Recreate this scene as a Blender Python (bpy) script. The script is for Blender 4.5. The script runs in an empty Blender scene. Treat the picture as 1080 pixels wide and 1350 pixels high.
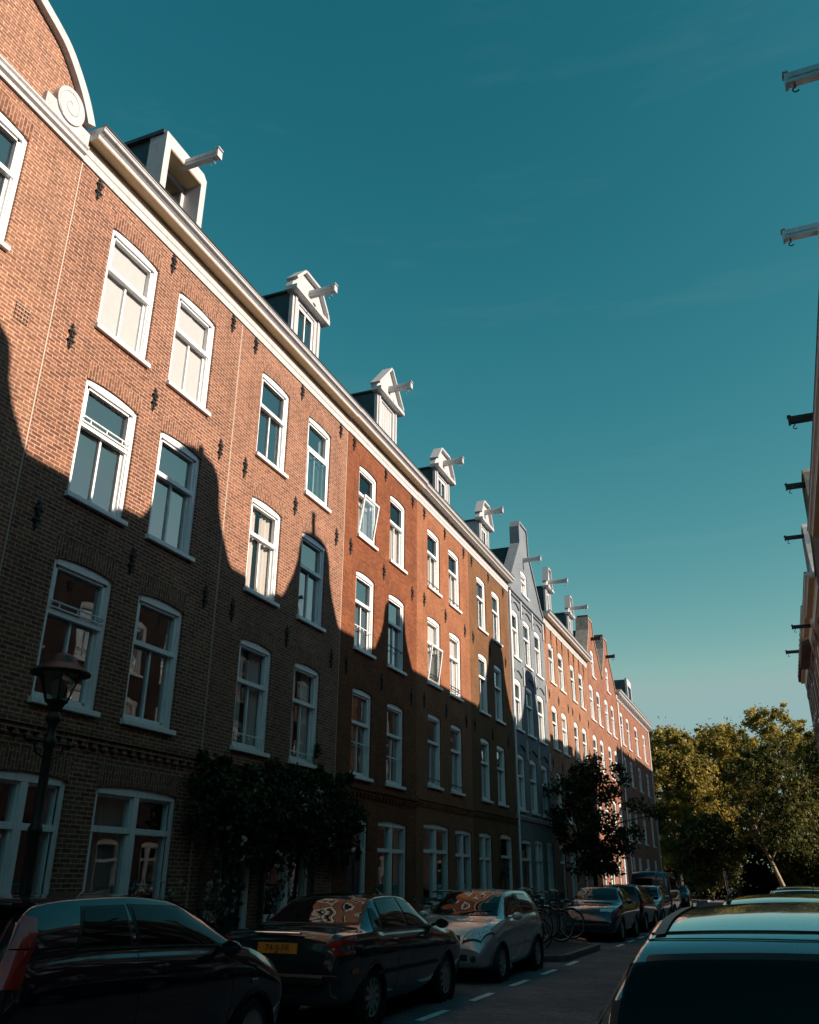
import bpy, math, random
import numpy as np
from mathutils import Vector, Matrix
random.seed(7); rng = np.random.default_rng(7)
R = math.radians; PI = math.pi
C = bpy.context.scene.collection
S = bpy.context.scene

# ------------------------------------------------------------------ camera
EYE = 1.6
yaw, pitch, roll, fpx = 0.387991, 0.402343, 0.006245, 1137.765
f_ = Vector((-math.sin(yaw)*math.cos(pitch), math.cos(yaw)*math.cos(pitch), math.sin(pitch)))
r_ = Vector((math.cos(yaw), math.sin(yaw), 0)); u_ = r_.cross(f_)
r2 = r_*math.cos(roll)+u_*math.sin(roll); u2 = -r_*math.sin(roll)+u_*math.cos(roll)
cam = bpy.data.cameras.new("camera"); co = bpy.data.objects.new("camera", cam); C.objects.link(co)
co.matrix_world = Matrix(((r2.x, u2.x, -f_.x, 0), (r2.y, u2.y, -f_.y, 0), (r2.z, u2.z, -f_.z, EYE), (0, 0, 0, 1)))
cam.sensor_fit = 'HORIZONTAL'; cam.sensor_width = 36; cam.lens = fpx/1080*36
cam.clip_start = 0.05; cam.clip_end = 3000
S.camera = co

# ------------------------------------------------------------------ sky and sun
SUN_EL, SUN_AZ = R(22.8), R(91.5)          # azimuth clockwise from the street axis (+Y)
w = bpy.data.worlds.new("World"); S.world = w; w.use_nodes = True
nt = w.node_tree; nt.nodes.clear()
sky = nt.nodes.new('ShaderNodeTexSky'); sky.sky_type = 'NISHITA'; sky.sun_disc = False
sky.sun_elevation = SUN_EL; sky.sun_rotation = SUN_AZ; sky.air_density = 1.0; sky.dust_density = 0.6; sky.ozone_density = 1.5
sep = nt.nodes.new('ShaderNodeSeparateColor'); com = nt.nodes.new('ShaderNodeCombineColor')
bg = nt.nodes.new('ShaderNodeBackground'); wo = nt.nodes.new('ShaderNodeOutputWorld')
nt.links.new(sky.outputs[0], sep.inputs[0])
SKY_G = ((0.367, 2.648), (1.084, 1.188), (0.809, 1.078))   # per channel gain, power: shifts the clear blue towards teal
SKY_MAX = (2.12, 3.05, 9.0)      # caps red and green; blue stays high so unseen sunward sky tints the shade
for i, (a, g) in enumerate(SKY_G):
    q = nt.nodes.new('ShaderNodeMath'); q.operation = 'MINIMUM'; q.inputs[1].default_value = SKY_MAX[i]
    p = nt.nodes.new('ShaderNodeMath'); p.operation = 'POWER'; p.inputs[1].default_value = g
    m = nt.nodes.new('ShaderNodeMath'); m.operation = 'MULTIPLY'; m.inputs[1].default_value = a
    nt.links.new(sep.outputs[i], q.inputs[0]); nt.links.new(q.outputs[0], p.inputs[0]); nt.links.new(p.outputs[0], m.inputs[0]); nt.links.new(m.outputs[0], com.inputs[i])
tc = nt.nodes.new('ShaderNodeTexCoord'); mp = nt.nodes.new('ShaderNodeMapping'); mp.inputs['Scale'].default_value = (1.2, 2.0, 9.0); mp.inputs['Rotation'].default_value = (R(12), R(-14), 0)
nz = nt.nodes.new('ShaderNodeTexNoise'); nz.inputs['Scale'].default_value = 2.2; nz.inputs['Detail'].default_value = 6; nz.inputs['Roughness'].default_value = .6
rp = nt.nodes.new('ShaderNodeMapRange'); rp.inputs[1].default_value = .56; rp.inputs[2].default_value = .80; rp.inputs[3].default_value = 0.0; rp.inputs[4].default_value = .045
wm_ = nt.nodes.new('ShaderNodeMix'); wm_.data_type = 'RGBA'; wm_.inputs[7].default_value = (4.2, 4.9, 4.9, 1)
nt.links.new(tc.outputs['Generated'], mp.inputs[0]); nt.links.new(mp.outputs[0], nz.inputs['Vector']); nt.links.new(nz.outputs[0], rp.inputs[0])
nt.links.new(rp.outputs[0], wm_.inputs[0]); nt.links.new(com.outputs[0], wm_.inputs[6]); nt.links.new(wm_.outputs[2], bg.inputs[0]); bg.inputs[1].default_value = 0.0585
nt.links.new(bg.outputs[0], wo.inputs[0])
sl = bpy.data.lights.new("sun", 'SUN'); sl.energy = 5.0; sl.angle = R(0.5); sl.color = (1.0, 0.82, 0.66)
so = bpy.data.objects.new("sun", sl); C.objects.link(so)
sd = Vector((math.sin(SUN_AZ)*math.cos(SUN_EL), math.cos(SUN_AZ)*math.cos(SUN_EL), math.sin(SUN_EL)))
so.rotation_euler = sd.to_track_quat('Z', 'Y').to_euler(); so.location = sd*60
S.view_settings.view_transform = 'Standard'; S.view_settings.look = 'None'
S.view_settings.exposure = 0.92; S.view_settings.gamma = 1.0; S.view_settings.use_curve_mapping = False
S.cycles.max_bounces = 7; S.cycles.transparent_max_bounces = 12; S.cycles.caustics_reflective = False; S.cycles.caustics_refractive = False

# ------------------------------------------------------------------ materials
MATS = {}
def newmat(name):
    m = bpy.data.materials.new(name); m.use_nodes = True
    n = m.node_tree.nodes; n.clear()
    o = n.new('ShaderNodeOutputMaterial'); b = n.new('ShaderNodeBsdfPrincipled')
    m.node_tree.links.new(b.outputs[0], o.inputs[0]); MATS[name] = m
    return m, m.node_tree, b, o
def noise(nt, scale, detail=4, vec=None, rough=.55):
    t = nt.nodes.new('ShaderNodeTexNoise'); t.inputs['Scale'].default_value = scale
    t.inputs['Detail'].default_value = detail; t.inputs['Roughness'].default_value = rough
    if vec is not None: nt.links.new(vec, t.inputs['Vector'])
    return t
def ramp(nt, src, stops):
    r = nt.nodes.new('ShaderNodeValToRGB'); e = r.color_ramp.elements
    while len(e) < len(stops): e.new(.5)
    for q, (p, c) in zip(e, stops): q.position = p; q.color = (*c, 1) if len(c) == 3 else c
    nt.links.new(src, r.inputs[0]); return r
def mixc(nt, a, b, fac, typ='MIX'):
    m = nt.nodes.new('ShaderNodeMix'); m.data_type = 'RGBA'; m.blend_type = typ
    for s, v in ((6, a), (7, b), (0, fac)):
        if hasattr(v, 'is_output'): nt.links.new(v, m.inputs[s])
        elif s == 0: m.inputs[0].default_value = v
        else: m.inputs[s].default_value = (*v, 1)
    return m.outputs[2]
def objco(nt):
    return nt.nodes.new('ShaderNodeTexCoord').outputs['Object']
def plain(name, col, rough=.6, metal=0, var=.12, vscale=6, bump=0, bscale=60, coat=0, spec=None):
    m, nt, b, o = newmat(name); v = objco(nt)
    n = noise(nt, vscale, 5, v)
    c = ramp(nt, n.outputs[0], ((.3, tuple(x*(1-var) for x in col)), (.7, tuple(min(1, x*(1+var)) for x in col))))
    nt.links.new(c.outputs[0], b.inputs['Base Color'])
    b.inputs['Roughness'].default_value = rough; b.inputs['Metallic'].default_value = metal
    b.inputs['Coat Weight'].default_value = coat
    if spec is not None: b.inputs['Specular IOR Level'].default_value = spec
    if bump:
        n2 = noise(nt, bscale, 3, v); bp = nt.nodes.new('ShaderNodeBump'); bp.inputs['Strength'].default_value = bump
        bp.inputs['Distance'].default_value = .01
        nt.links.new(n2.outputs[0], bp.inputs['Height']); nt.links.new(bp.outputs[0], b.inputs['Normal'])
    return m
def brick(name, c1, c2, mortar, bw=.215, bh=.066, ms=.007, swap=False, dirt=.35, bump=.6, bias=0.0, seed=0.0, flat=False):
    """running-bond bricks mapped in metres over (x+y, z) of the object"""
    if not flat: c1, c2, mortar = [(r*.79, g*.765, bb*.82) for r, g, bb in (c1, c2, mortar)]
    m, nt, b, o = newmat(name); v = objco(nt)
    s = nt.nodes.new('ShaderNodeSeparateXYZ'); nt.links.new(v, s.inputs[0])
    ad = nt.nodes.new('ShaderNodeMath'); ad.operation = 'ADD'
    nt.links.new(s.outputs[0], ad.inputs[0]); nt.links.new(s.outputs[1], ad.inputs[1])
    a2 = nt.nodes.new('ShaderNodeMath'); a2.operation = 'ADD'; a2.inputs[1].default_value = 50+seed
    nt.links.new(ad.outputs[0], a2.inputs[0])
    cb = nt.nodes.new('ShaderNodeCombineXYZ')
    if flat: nt.links.new(s.outputs[0], cb.inputs[0]); nt.links.new(s.outputs[1], cb.inputs[1])
    elif swap: nt.links.new(s.outputs[2], cb.inputs[0]); nt.links.new(a2.outputs[0], cb.inputs[1])
    else: nt.links.new(a2.outputs[0], cb.inputs[0]); nt.links.new(s.outputs[2], cb.inputs[1])
    t = nt.nodes.new('ShaderNodeTexBrick'); nt.links.new(cb.outputs[0], t.inputs['Vector'])
    t.inputs['Scale'].default_value = 1; t.inputs['Brick Width'].default_value = bw; t.inputs['Row Height'].default_value = bh
    t.inputs['Mortar Size'].default_value = ms; t.inputs['Mortar Smooth'].default_value = .15; t.inputs['Bias'].default_value = bias
    t.inputs['Color1'].default_value = (*c1, 1); t.inputs['Color2'].default_value = (*c2, 1); t.inputs['Mortar'].default_value = (*mortar, 1)
    n1 = noise(nt, .9, 5, v); n2 = noise(nt, 14, 3, v); n3 = noise(nt, 4.5, 6, v, .7)
    k = ramp(nt, n1.outputs[0], ((.3, (1-dirt,)*3), (.7, (1+dirt*.25,)*3)))
    k2 = ramp(nt, n2.outputs[0], ((.27, (.66, .65, .65)), (.73, (1.20, 1.19, 1.17))))
    k3 = ramp(nt, n3.outputs[0], ((.28, (.72, .68, .66)), (.45, (1, 1, 1)), (.66, (1, 1, 1)), (.8, (1.22, 1.2, 1.16))))
    c = mixc(nt, t.outputs[0], k.outputs[0], 1, 'MULTIPLY'); c = mixc(nt, c, k2.outputs[0], 1, 'MULTIPLY'); c = mixc(nt, c, k3.outputs[0], 1, 'MULTIPLY')
    if not flat:
        mp = nt.nodes.new('ShaderNodeMapping'); mp.inputs['Scale'].default_value = (2.2, 2.2, .16); nt.links.new(v, mp.inputs[0])
        n4 = noise(nt, 2.0, 6, mp.outputs[0], .7); k4 = ramp(nt, n4.outputs[0], ((.30, (.66, .64, .62)), (.46, (1, 1, 1)), (.62, (1, 1, 1)), (.78, (1.13, 1.11, 1.08))))
        c = mixc(nt, c, k4.outputs[0], .75, 'MULTIPLY')
    nt.links.new(c, b.inputs['Base Color']); b.inputs['Roughness'].default_value = .88; b.inputs['Specular IOR Level'].default_value = .25
    iv = nt.nodes.new('ShaderNodeMath'); iv.operation = 'SUBTRACT'; iv.inputs[0].default_value = 1; nt.links.new(t.outputs['Fac'], iv.inputs[1])
    hh = nt.nodes.new('ShaderNodeMath'); hh.operation = 'MULTIPLY_ADD'; hh.inputs[1].default_value = .35
    nt.links.new(n2.outputs[0], hh.inputs[0]); nt.links.new(iv.outputs[0], hh.inputs[2])
    bp = nt.nodes.new('ShaderNodeBump'); bp.inputs['Strength'].default_value = bump; bp.inputs['Distance'].default_value = .006
    nt.links.new(hh.outputs[0], bp.inputs['Height']); nt.links.new(bp.outputs[0], b.inputs['Normal'])
    return m
def paint(name, col, rough=.12, metal=.0, coat=1.0, flake=.0):
    m, nt, b, o = newmat(name); v = objco(nt)
    n = noise(nt, .8, 2, v); c = ramp(nt, n.outputs[0], ((.3, tuple(x*.95 for x in col)), (.7, tuple(min(1, x*1.04) for x in col))))
    nt.links.new(c.outputs[0], b.inputs['Base Color'])
    n2 = noise(nt, 1.5, 2, v, .5); rr = nt.nodes.new('ShaderNodeMapRange'); rr.inputs[3].default_value = rough*.96; rr.inputs[4].default_value = rough*1.05
    nt.links.new(n2.outputs[0], rr.inputs[0]); nt.links.new(rr.outputs[0], b.inputs['Roughness'])
    b.inputs['Metallic'].default_value = metal; b.inputs['Coat Weight'].default_value = coat; b.inputs['Coat Roughness'].default_value = .04
    return m
def glass(name, tint=(.86, .92, .9), f0=.08, wav=.0):
    """clear pane: reflection after Schlick, the same from both sides, the rest lets light through"""
    m, nt, b, o = newmat(name); nt.nodes.remove(b)
    tr = nt.nodes.new('ShaderNodeBsdfTransparent'); tr.inputs[0].default_value = (*tint, 1)
    gl = nt.nodes.new('ShaderNodeBsdfGlossy'); gl.inputs['Roughness'].default_value = .012; gl.inputs[0].default_value = (.95, .97, .97, 1)
    ge = nt.nodes.new('ShaderNodeNewGeometry'); dt = nt.nodes.new('ShaderNodeVectorMath'); dt.operation = 'DOT_PRODUCT'
    nt.links.new(ge.outputs['Normal'], dt.inputs[0]); nt.links.new(ge.outputs['Incoming'], dt.inputs[1])
    def mth(op, *v):
        q = nt.nodes.new('ShaderNodeMath'); q.operation = op
        for i, x in enumerate(v):
            if hasattr(x, 'is_output'): nt.links.new(x, q.inputs[i])
            else: q.inputs[i].default_value = x
        return q.outputs[0]
    k = mth('POWER', mth('SUBTRACT', 1.0, mth('ABSOLUTE', dt.outputs['Value'])), 5.0)
    fac = mth('ADD', mth('MULTIPLY', k, 1-f0), f0)
    mx = nt.nodes.new('ShaderNodeMixShader')
    if wav:
        n = noise(nt, 1.1, 2, objco(nt)); bp = nt.nodes.new('ShaderNodeBump'); bp.inputs['Strength'].default_value = wav; bp.inputs['Distance'].default_value = .02
        nt.links.new(n.outputs[0], bp.inputs['Height']); nt.links.new(bp.outputs[0], gl.inputs['Normal'])
    nt.links.new(fac, mx.inputs[0]); nt.links.new(tr.outputs[0], mx.inputs[1]); nt.links.new(gl.outputs[0], mx.inputs[2]); nt.links.new(mx.outputs[0], o.inputs[0])
    return m
def leafmat(name, cols, trans=.35, nscale=1.2):
    m, nt, b, o = newmat(name); v = objco(nt)
    n = noise(nt, nscale, 4, v, .65); g = nt.nodes.new('ShaderNodeObjectInfo')
    c = ramp(nt, n.outputs[0], tuple((.3+.4*i/(len(cols)-1), q) for i, q in enumerate(cols)))
    nt.links.new(c.outputs[0], b.inputs['Base Color']); b.inputs['Roughness'].default_value = .6; b.inputs['Specular IOR Level'].default_value = .3
    t = nt.nodes.new('ShaderNodeBsdfTranslucent'); nt.links.new(c.outputs[0], t.inputs[0])
    mx = nt.nodes.new('ShaderNodeMixShader'); mx.inputs[0].default_value = trans
    nt.links.new(b.outputs[0], mx.inputs[1]); nt.links.new(t.outputs[0], mx.inputs[2]); nt.links.new(mx.outputs[0], o.inputs[0])
    return m
def tiles(name, col):
    m, nt, b, o = newmat(name); v = objco(nt)
    wv = nt.nodes.new('ShaderNodeTexWave'); wv.bands_direction = 'Y'; wv.inputs['Scale'].default_value = 1.4; wv.inputs['Distortion'].default_value = .4
    nt.links.new(v, wv.inputs['Vector']); n = noise(nt, 3, 5, v)
    c = ramp(nt, n.outputs[0], ((.3, tuple(x*.7 for x in col)), (.7, tuple(x*1.3 for x in col))))
    nt.links.new(c.outputs[0], b.inputs['Base Color']); b.inputs['Roughness'].default_value = .7
    bp = nt.nodes.new('ShaderNodeBump'); bp.inputs['Distance'].default_value = .05; nt.links.new(wv.outputs[0], bp.inputs['Height']); nt.links.new(bp.outputs[0], b.inputs['Normal'])
    return m

B_TAN = brick('tan_brick', (0.315, 0.138, 0.07), (0.165, 0.064, 0.036), (0.5, 0.38, 0.28), ms=.009, dirt=.22)
B_TAN2 = brick('buff_brick', (0.34, 0.16, 0.088), (0.19, 0.082, 0.046), (0.48, 0.355, 0.26), ms=.008, dirt=.22, seed=3.3)
B_TANS = brick('tan_soldier_brick', (0.32, 0.142, 0.074), (0.2, 0.08, 0.042), (0.46, 0.35, 0.255), swap=True, ms=.009, dirt=.2)
B_GAB = brick('pale_orange_brick', (0.37, 0.172, 0.088), (0.23, 0.096, 0.048), (0.52, 0.4, 0.295), ms=.010, dirt=.2, seed=1.1)
B_RED = brick('red_brick', (0.295, 0.098, 0.034), (0.2, 0.06, 0.022), (0.23, 0.12, 0.07), ms=.006, dirt=.3, seed=7.7)
B_REDS = brick('red_soldier_brick', (0.29, 0.1, 0.036), (0.2, 0.062, 0.024), (0.21, 0.11, 0.06), swap=True, ms=.006, dirt=.25)
B_ORA = brick('salmon_brick', (0.37, 0.162, 0.078), (0.31, 0.132, 0.06), (0.34, 0.165, 0.09), ms=.005, dirt=.25, bump=.35, seed=2.2)
B_ORAS = brick('salmon_soldier_brick', (0.35, 0.152, 0.072), (0.3, 0.126, 0.058), (0.32, 0.155, 0.08), swap=True, ms=.005, dirt=.2, bump=.3)
B_BRO = brick('painted_ochre_brick', (0.215, 0.112, 0.048), (0.19, 0.098, 0.042), (0.18, 0.092, 0.042), ms=.005, dirt=.28, bump=.3, seed=9.1)
B_GRY = brick('painted_grey_brick', (.228, .285, .305), (.214, .27, .29), (.198, .245, .264), ms=.005, dirt=.18, bump=.3, seed=4.4)
B_PEA = brick('peach_brick', (.38, .205, .115), (.325, .165, .088), (.37, .22, .14), ms=.006, dirt=.28, bump=.3, seed=5.6)
B_PIN = brick('pink_brick', (0.35, 0.168, 0.098), (0.28, 0.126, 0.072), (0.33, 0.19, 0.13), ms=.006, dirt=.3, bump=.35, seed=6.6)
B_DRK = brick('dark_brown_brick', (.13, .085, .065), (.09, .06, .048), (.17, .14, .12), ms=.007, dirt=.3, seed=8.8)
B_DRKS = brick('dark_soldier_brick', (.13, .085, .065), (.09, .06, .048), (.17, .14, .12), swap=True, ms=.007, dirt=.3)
def worn(name, col, dirt, rough):
    m, nt, b, o = newmat(name); v = objco(nt)
    mp = nt.nodes.new('ShaderNodeMapping'); mp.inputs['Scale'].default_value = (6, 6, 1.1); nt.links.new(v, mp.inputs[0])
    n1 = noise(nt, 2.5, 7, mp.outputs[0], .72); n2 = noise(nt, 38, 4, v, .7)
    k = ramp(nt, n1.outputs[0], ((.30, dirt), (.47, tuple(x*.95 for x in col)), (.6, col), (.8, tuple(min(1, x*1.03) for x in col))))
    k2 = ramp(nt, n2.outputs[0], ((.27, (.80, .78, .74)), (.36, (1, 1, 1))))
    nt.links.new(mixc(nt, k.outputs[0], k2.outputs[0], 1, 'MULTIPLY'), b.inputs['Base Color']); b.inputs['Roughness'].default_value = rough
    bp = nt.nodes.new('ShaderNodeBump'); bp.inputs['Strength'].default_value = .15; bp.inputs['Distance'].default_value = .003
    nt.links.new(n2.outputs[0], bp.inputs['Height']); nt.links.new(bp.outputs[0], b.inputs['Normal'])
    return m
WHITE = worn('cream_white_paint', (.44, .45, .46), (.32, .305, .28), .42)
WHITE2 = worn('white_window_paint', (.80, .83, .84), (.62, .62, .60), .28)
STONE = plain('pale_sill_stone', (.62, .60, .55), .7, var=.12, vscale=7)
GREYST = plain('weathered_coping_stone', (.19, .18, .16), .85, var=.3, vscale=3, bump=.3, bscale=20)
OCHRE = plain('ochre_soffit_tone', (.55, .40, .22), .6, var=.12, vscale=3)  # one even ochre for soffits and the top of the frieze
ZINC = plain('dark_zinc', (.055, .062, .07), .38, metal=.5, var=.3, vscale=2)
SLATE = tiles('dark_roof_tiles', (.03, .028, .027))
IRON = plain('black_iron', (.018, .018, .019), .5, metal=.2, var=.3)
STEEL = plain('galvanised_steel', (.45, .45, .44), .35, metal=.9, var=.2)
PANE = glass('window_glass', f0=.42, wav=.09)
PANEC = glass('clear_window_glass', tint=(.97, .96, .95), f0=.10, wav=.04)
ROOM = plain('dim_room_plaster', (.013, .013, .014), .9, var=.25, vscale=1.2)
CURT = plain('cream_curtain', (.44, .425, .40), .9, var=.05, vscale=4)
BLIND = plain('white_blind', (.46, .465, .475), .8, var=.04)
DOORD = plain('dark_door_paint', (.03, .035, .04), .3, var=.2)
DOORW = plain('grey_white_door_paint', (.55, .55, .52), .4, var=.08)
BRASS = plain('brass', (.7, .55, .3), .25, metal=1, var=.1)
ASPH = brick('road_clinker', (.22, .212, .235), (.155, .15, .168), (.09, .087, .095), bw=.20, bh=.085, ms=.006, dirt=.35, bump=.5, flat=True)
PAVE = brick('pavement_tiles', (.105, .10, .095), (.08, .077, .075), (.035, .034, .033), bw=.30, bh=.30, ms=.006, dirt=.35, bump=.4, flat=True)
SOIL = plain('park_ground', (.03, .032, .016), .95, var=.4, vscale=.5, bump=.5, bscale=3)
DASH = plain('white_paving_stone', (.80, .79, .76), .7, var=.15, vscale=8)
KERB = plain('grey_kerb_stone', (.16, .155, .15), .8, var=.25, vscale=5)
TYRE = plain('tyre_rubber', (.014, .014, .015), .75, var=.3, bump=.2, bscale=80)
ALLOY = plain('alloy_rim', (.42, .43, .44), .3, metal=.8, var=.15)
TINT = glass('black_tinted_glass', tint=(.05, .06, .065), f0=.022)
DKGLASS = glass('car_glass', tint=(.16, .19, .20), f0=.036)
GASKET = plain('black_trim', (.012, .012, .013), .45, var=.2)
CABIN = plain('dark_cabin', (.02, .021, .023), .8, var=.3)
CHROME = plain('chrome', (.7, .7, .7), .12, metal=1, var=.05)
REDL = plain('red_lamp_lens', (.42, .02, .012), .12, var=.15, coat=1)
ORANGEL = plain('orange_lamp_lens', (.62, .13, .015), .15, var=.1, coat=1)
CLEARL = plain('clear_lamp_lens', (.16, .18, .20), .10, metal=.6, var=.75, vscale=22, coat=1)
LENS2 = plain('bright_lamp_lens', (.62, .64, .64), .12, metal=.3, var=.45, vscale=26, coat=1)
YPLATE = plain('yellow_plate', (.80, .30, .03), .4, var=.05)
INK = plain('black_lettering', (.01, .01, .01), .5, var=.05)
LEAF_D = leafmat('dark_green_leaves', ((.012, .022, .008), (.028, .045, .014), (.05, .07, .02)), .2)
LEAF_P = leafmat('golden_green_leaves', ((.04, .05, .012), (.21, .175, .032), (.62, .46, .10)), .42, .6)
LEAF_O = leafmat('deep_green_leaves', ((.025, .035, .010), (.07, .08, .018), (.16, .13, .025)), .35, .35)
BARK = plain('pale_bark', (.26, .20, .13), .9, var=.35, vscale=5, bump=.6, bscale=14)
BARKD = plain('dark_bark', (.05, .04, .03), .9, var=.35, vscale=5, bump=.6, bscale=20)
PETAL = plain('pale_petals', (.50, .40, .37), .8, var=.25, vscale=40)

# ------------------------------------------------------------------ mesh helper
class MB:
    def __init__(s): s.v = []; s.f = []; s.m = []; s.cur = 0
    def add(s, vs, fs):
        o = len(s.v); s.v += [tuple(q) for q in vs]
        for q in fs: s.f.append(tuple(i+o for i in q)); s.m.append(s.cur)
    def quad(s, a, b, c, d): s.add((a, b, c, d), ((0, 1, 2, 3),))
    def box(s, x0, y0, z0, x1, y1, z1):
        s.add([(x0, y0, z0), (x1, y0, z0), (x1, y1, z0), (x0, y1, z0), (x0, y0, z1), (x1, y0, z1), (x1, y1, z1), (x0, y1, z1)],
              [(0, 3, 2, 1), (4, 5, 6, 7), (0, 1, 5, 4), (1, 2, 6, 5), (2, 3, 7, 6), (3, 0, 4, 7)])
    def bbox(s, x0, y0, z0, x1, y1, z1, b=.01):
        """box with chamfered edges along its longest axis"""
        d = (x1-x0, y1-y0, z1-z0); k = d.index(max(d)); i, j = [(1, 2), (0, 2), (0, 1)][k]
        lo = (x0, y0, z0); hi = (x1, y1, z1)
        prof = [(lo[i]+b, lo[j]), (hi[i]-b, lo[j]), (hi[i], lo[j]+b), (hi[i], hi[j]-b), (hi[i]-b, hi[j]), (lo[i]+b, hi[j]), (lo[i], hi[j]-b), (lo[i], lo[j]+b)]
        vs = []
        for e in (lo[k], hi[k]):
            for p in prof:
                q = [0, 0, 0]; q[k] = e; q[i] = p[0]; q[j] = p[1]; vs.append(q)
        fs = [tuple(range(8)), tuple(range(15, 7, -1))]+[(q, q+8, (q+1) % 8+8, (q+1) % 8) for q in range(8)]
        s.add(vs, fs)
    def prism(s, poly, x0, x1):
        """polygon of (y, z) extruded from x0 to x1"""
        n = len(poly)
        s.add([(x0, *p) for p in poly]+[(x1, *p) for p in poly],
              [tuple(range(n-1, -1, -1)), tuple(range(n, 2*n))]+[(i, (i+1) % n, (i+1) % n+n, i+n) for i in range(n)])
    def sweepy(s, prof, y0, y1, closed=True):
        n = len(prof)
        s.add([(x, y0, z) for x, z in prof]+[(x, y1, z) for x, z in prof],
              ([tuple(range(n)), tuple(range(2*n-1, n-1, -1))] if closed else [])+[(i, i+n, (i+1) % n+n, (i+1) % n) for i in range(n if closed else n-1)])
    def tube(s, pts, r, n=8, cap=True):
        pts = [Vector(p) for p in pts]; k = len(pts); rs = r if hasattr(r, '__len__') else [r]*k
        vs = []; up = None
        for i, p in enumerate(pts):
            t = (pts[min(i+1, k-1)]-pts[max(i-1, 0)]).normalized()
            if up is None:
                up = Vector((0, 0, 1)) if abs(t.z) < .9 else Vector((1, 0, 0))
            a = t.cross(up).normalized(); up = a.cross(t).normalized()
            for j in range(n):
                q = 2*PI*j/n; vs.append(p+(a*math.cos(q)+up*math.sin(q))*rs[i])
        fs = [(i*n+j, i*n+(j+1) % n, (i+1)*n+(j+1) % n, (i+1)*n+j) for i in range(k-1) for j in range(n)]
        if cap: fs += [tuple(range(n-1, -1, -1)), tuple(range((k-1)*n, k*n))]
        s.add(vs, fs)
    def lathe(s, prof, c=(0, 0, 0), axis='z', n=24):
        """profile of (radius, height) turned about an axis"""
        vs = []
        for rr, h in prof:
            for j in range(n):
                a = 2*PI*j/n; p = (rr*math.cos(a), rr*math.sin(a), h)
                if axis == 'x': p = (h, rr*math.cos(a), rr*math.sin(a))
                vs.append((p[0]+c[0], p[1]+c[1], p[2]+c[2]))
        k = len(prof)
        s.add(vs, [(i*n+j, i*n+(j+1) % n, (i+1)*n+(j+1) % n, (i+1)*n+j) for i in range(k-1) for j in range(n)]+[tuple(range(n-1, -1, -1)), tuple(range((k-1)*n, k*n))])
    def torus(s, c, R0, r, axis='x', n=28, m=8, a0=0, a1=2*PI):
        pts = []; full = abs(a1-a0-2*PI) < 1e-6; k = n if full else n+1
        vs = []
        for i in range(k):
            a = a0+(a1-a0)*i/n
            for j in range(m):
                b = 2*PI*j/m; q = R0+r*math.cos(b); h = r*math.sin(b)
                p = (h, q*math.cos(a), q*math.sin(a)) if axis == 'x' else (q*math.cos(a), h, q*math.sin(a)) if axis == 'y' else (q*math.cos(a), q*math.sin(a), h)
                vs.append((p[0]+c[0], p[1]+c[1], p[2]+c[2]))
        s.add(vs, [(i*m+j, i*m+(j+1) % m, ((i+1) % k)*m+(j+1) % m, ((i+1) % k)*m+j) for i in range(n) for j in range(m)])
    def mesh(s, name, mats, smooth=False):
        me = bpy.data.meshes.new(name); me.from_pydata(s.v, [], s.f)
        for q in (mats if isinstance(mats, (list, tuple)) else [mats]): me.materials.append(q)
        if any(s.m): me.polygons.foreach_set('material_index', s.m)
        if smooth:
            me.polygons.foreach_set('use_smooth', [True]*len(me.polygons))
            if smooth != 'all': me.set_sharp_from_angle(angle=R(smooth if smooth > 1 else 40))
        me.update(); return me
    def build(s, name, mats, parent=None, smooth=False, loc=None, fix=True):
        return link(name, s.mesh(name, mats, smooth), parent, loc)
def link(name, me, parent=None, loc=None, rz=0):
    o = bpy.data.objects.new(name, me); C.objects.link(o)
    if parent: o.parent = parent
    if loc: o.location = loc
    if rz: o.rotation_euler.z = rz
    return o
def thing(name, label, cat, loc=(0, 0, 0), rz=0, group=None):
    o = bpy.data.objects.new(name, None); C.objects.link(o); o.location = loc; o.rotation_euler.z = rz
    o['label'] = label; o['category'] = cat
    if group: o['group'] = group
    return o
def tag(o, label, cat, group=None, kind=None):
    o['label'] = label; o['category'] = cat
    if group: o['group'] = group
    if kind: o['kind'] = kind
    return o
def struct(o): o['kind'] = 'structure'; return o
def copy_tree(o, parent=None):
    c = o.copy(); C.objects.link(c)
    if parent: c.parent = parent
    for ch in list(o.children): copy_tree(ch, c)
    return c

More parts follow.
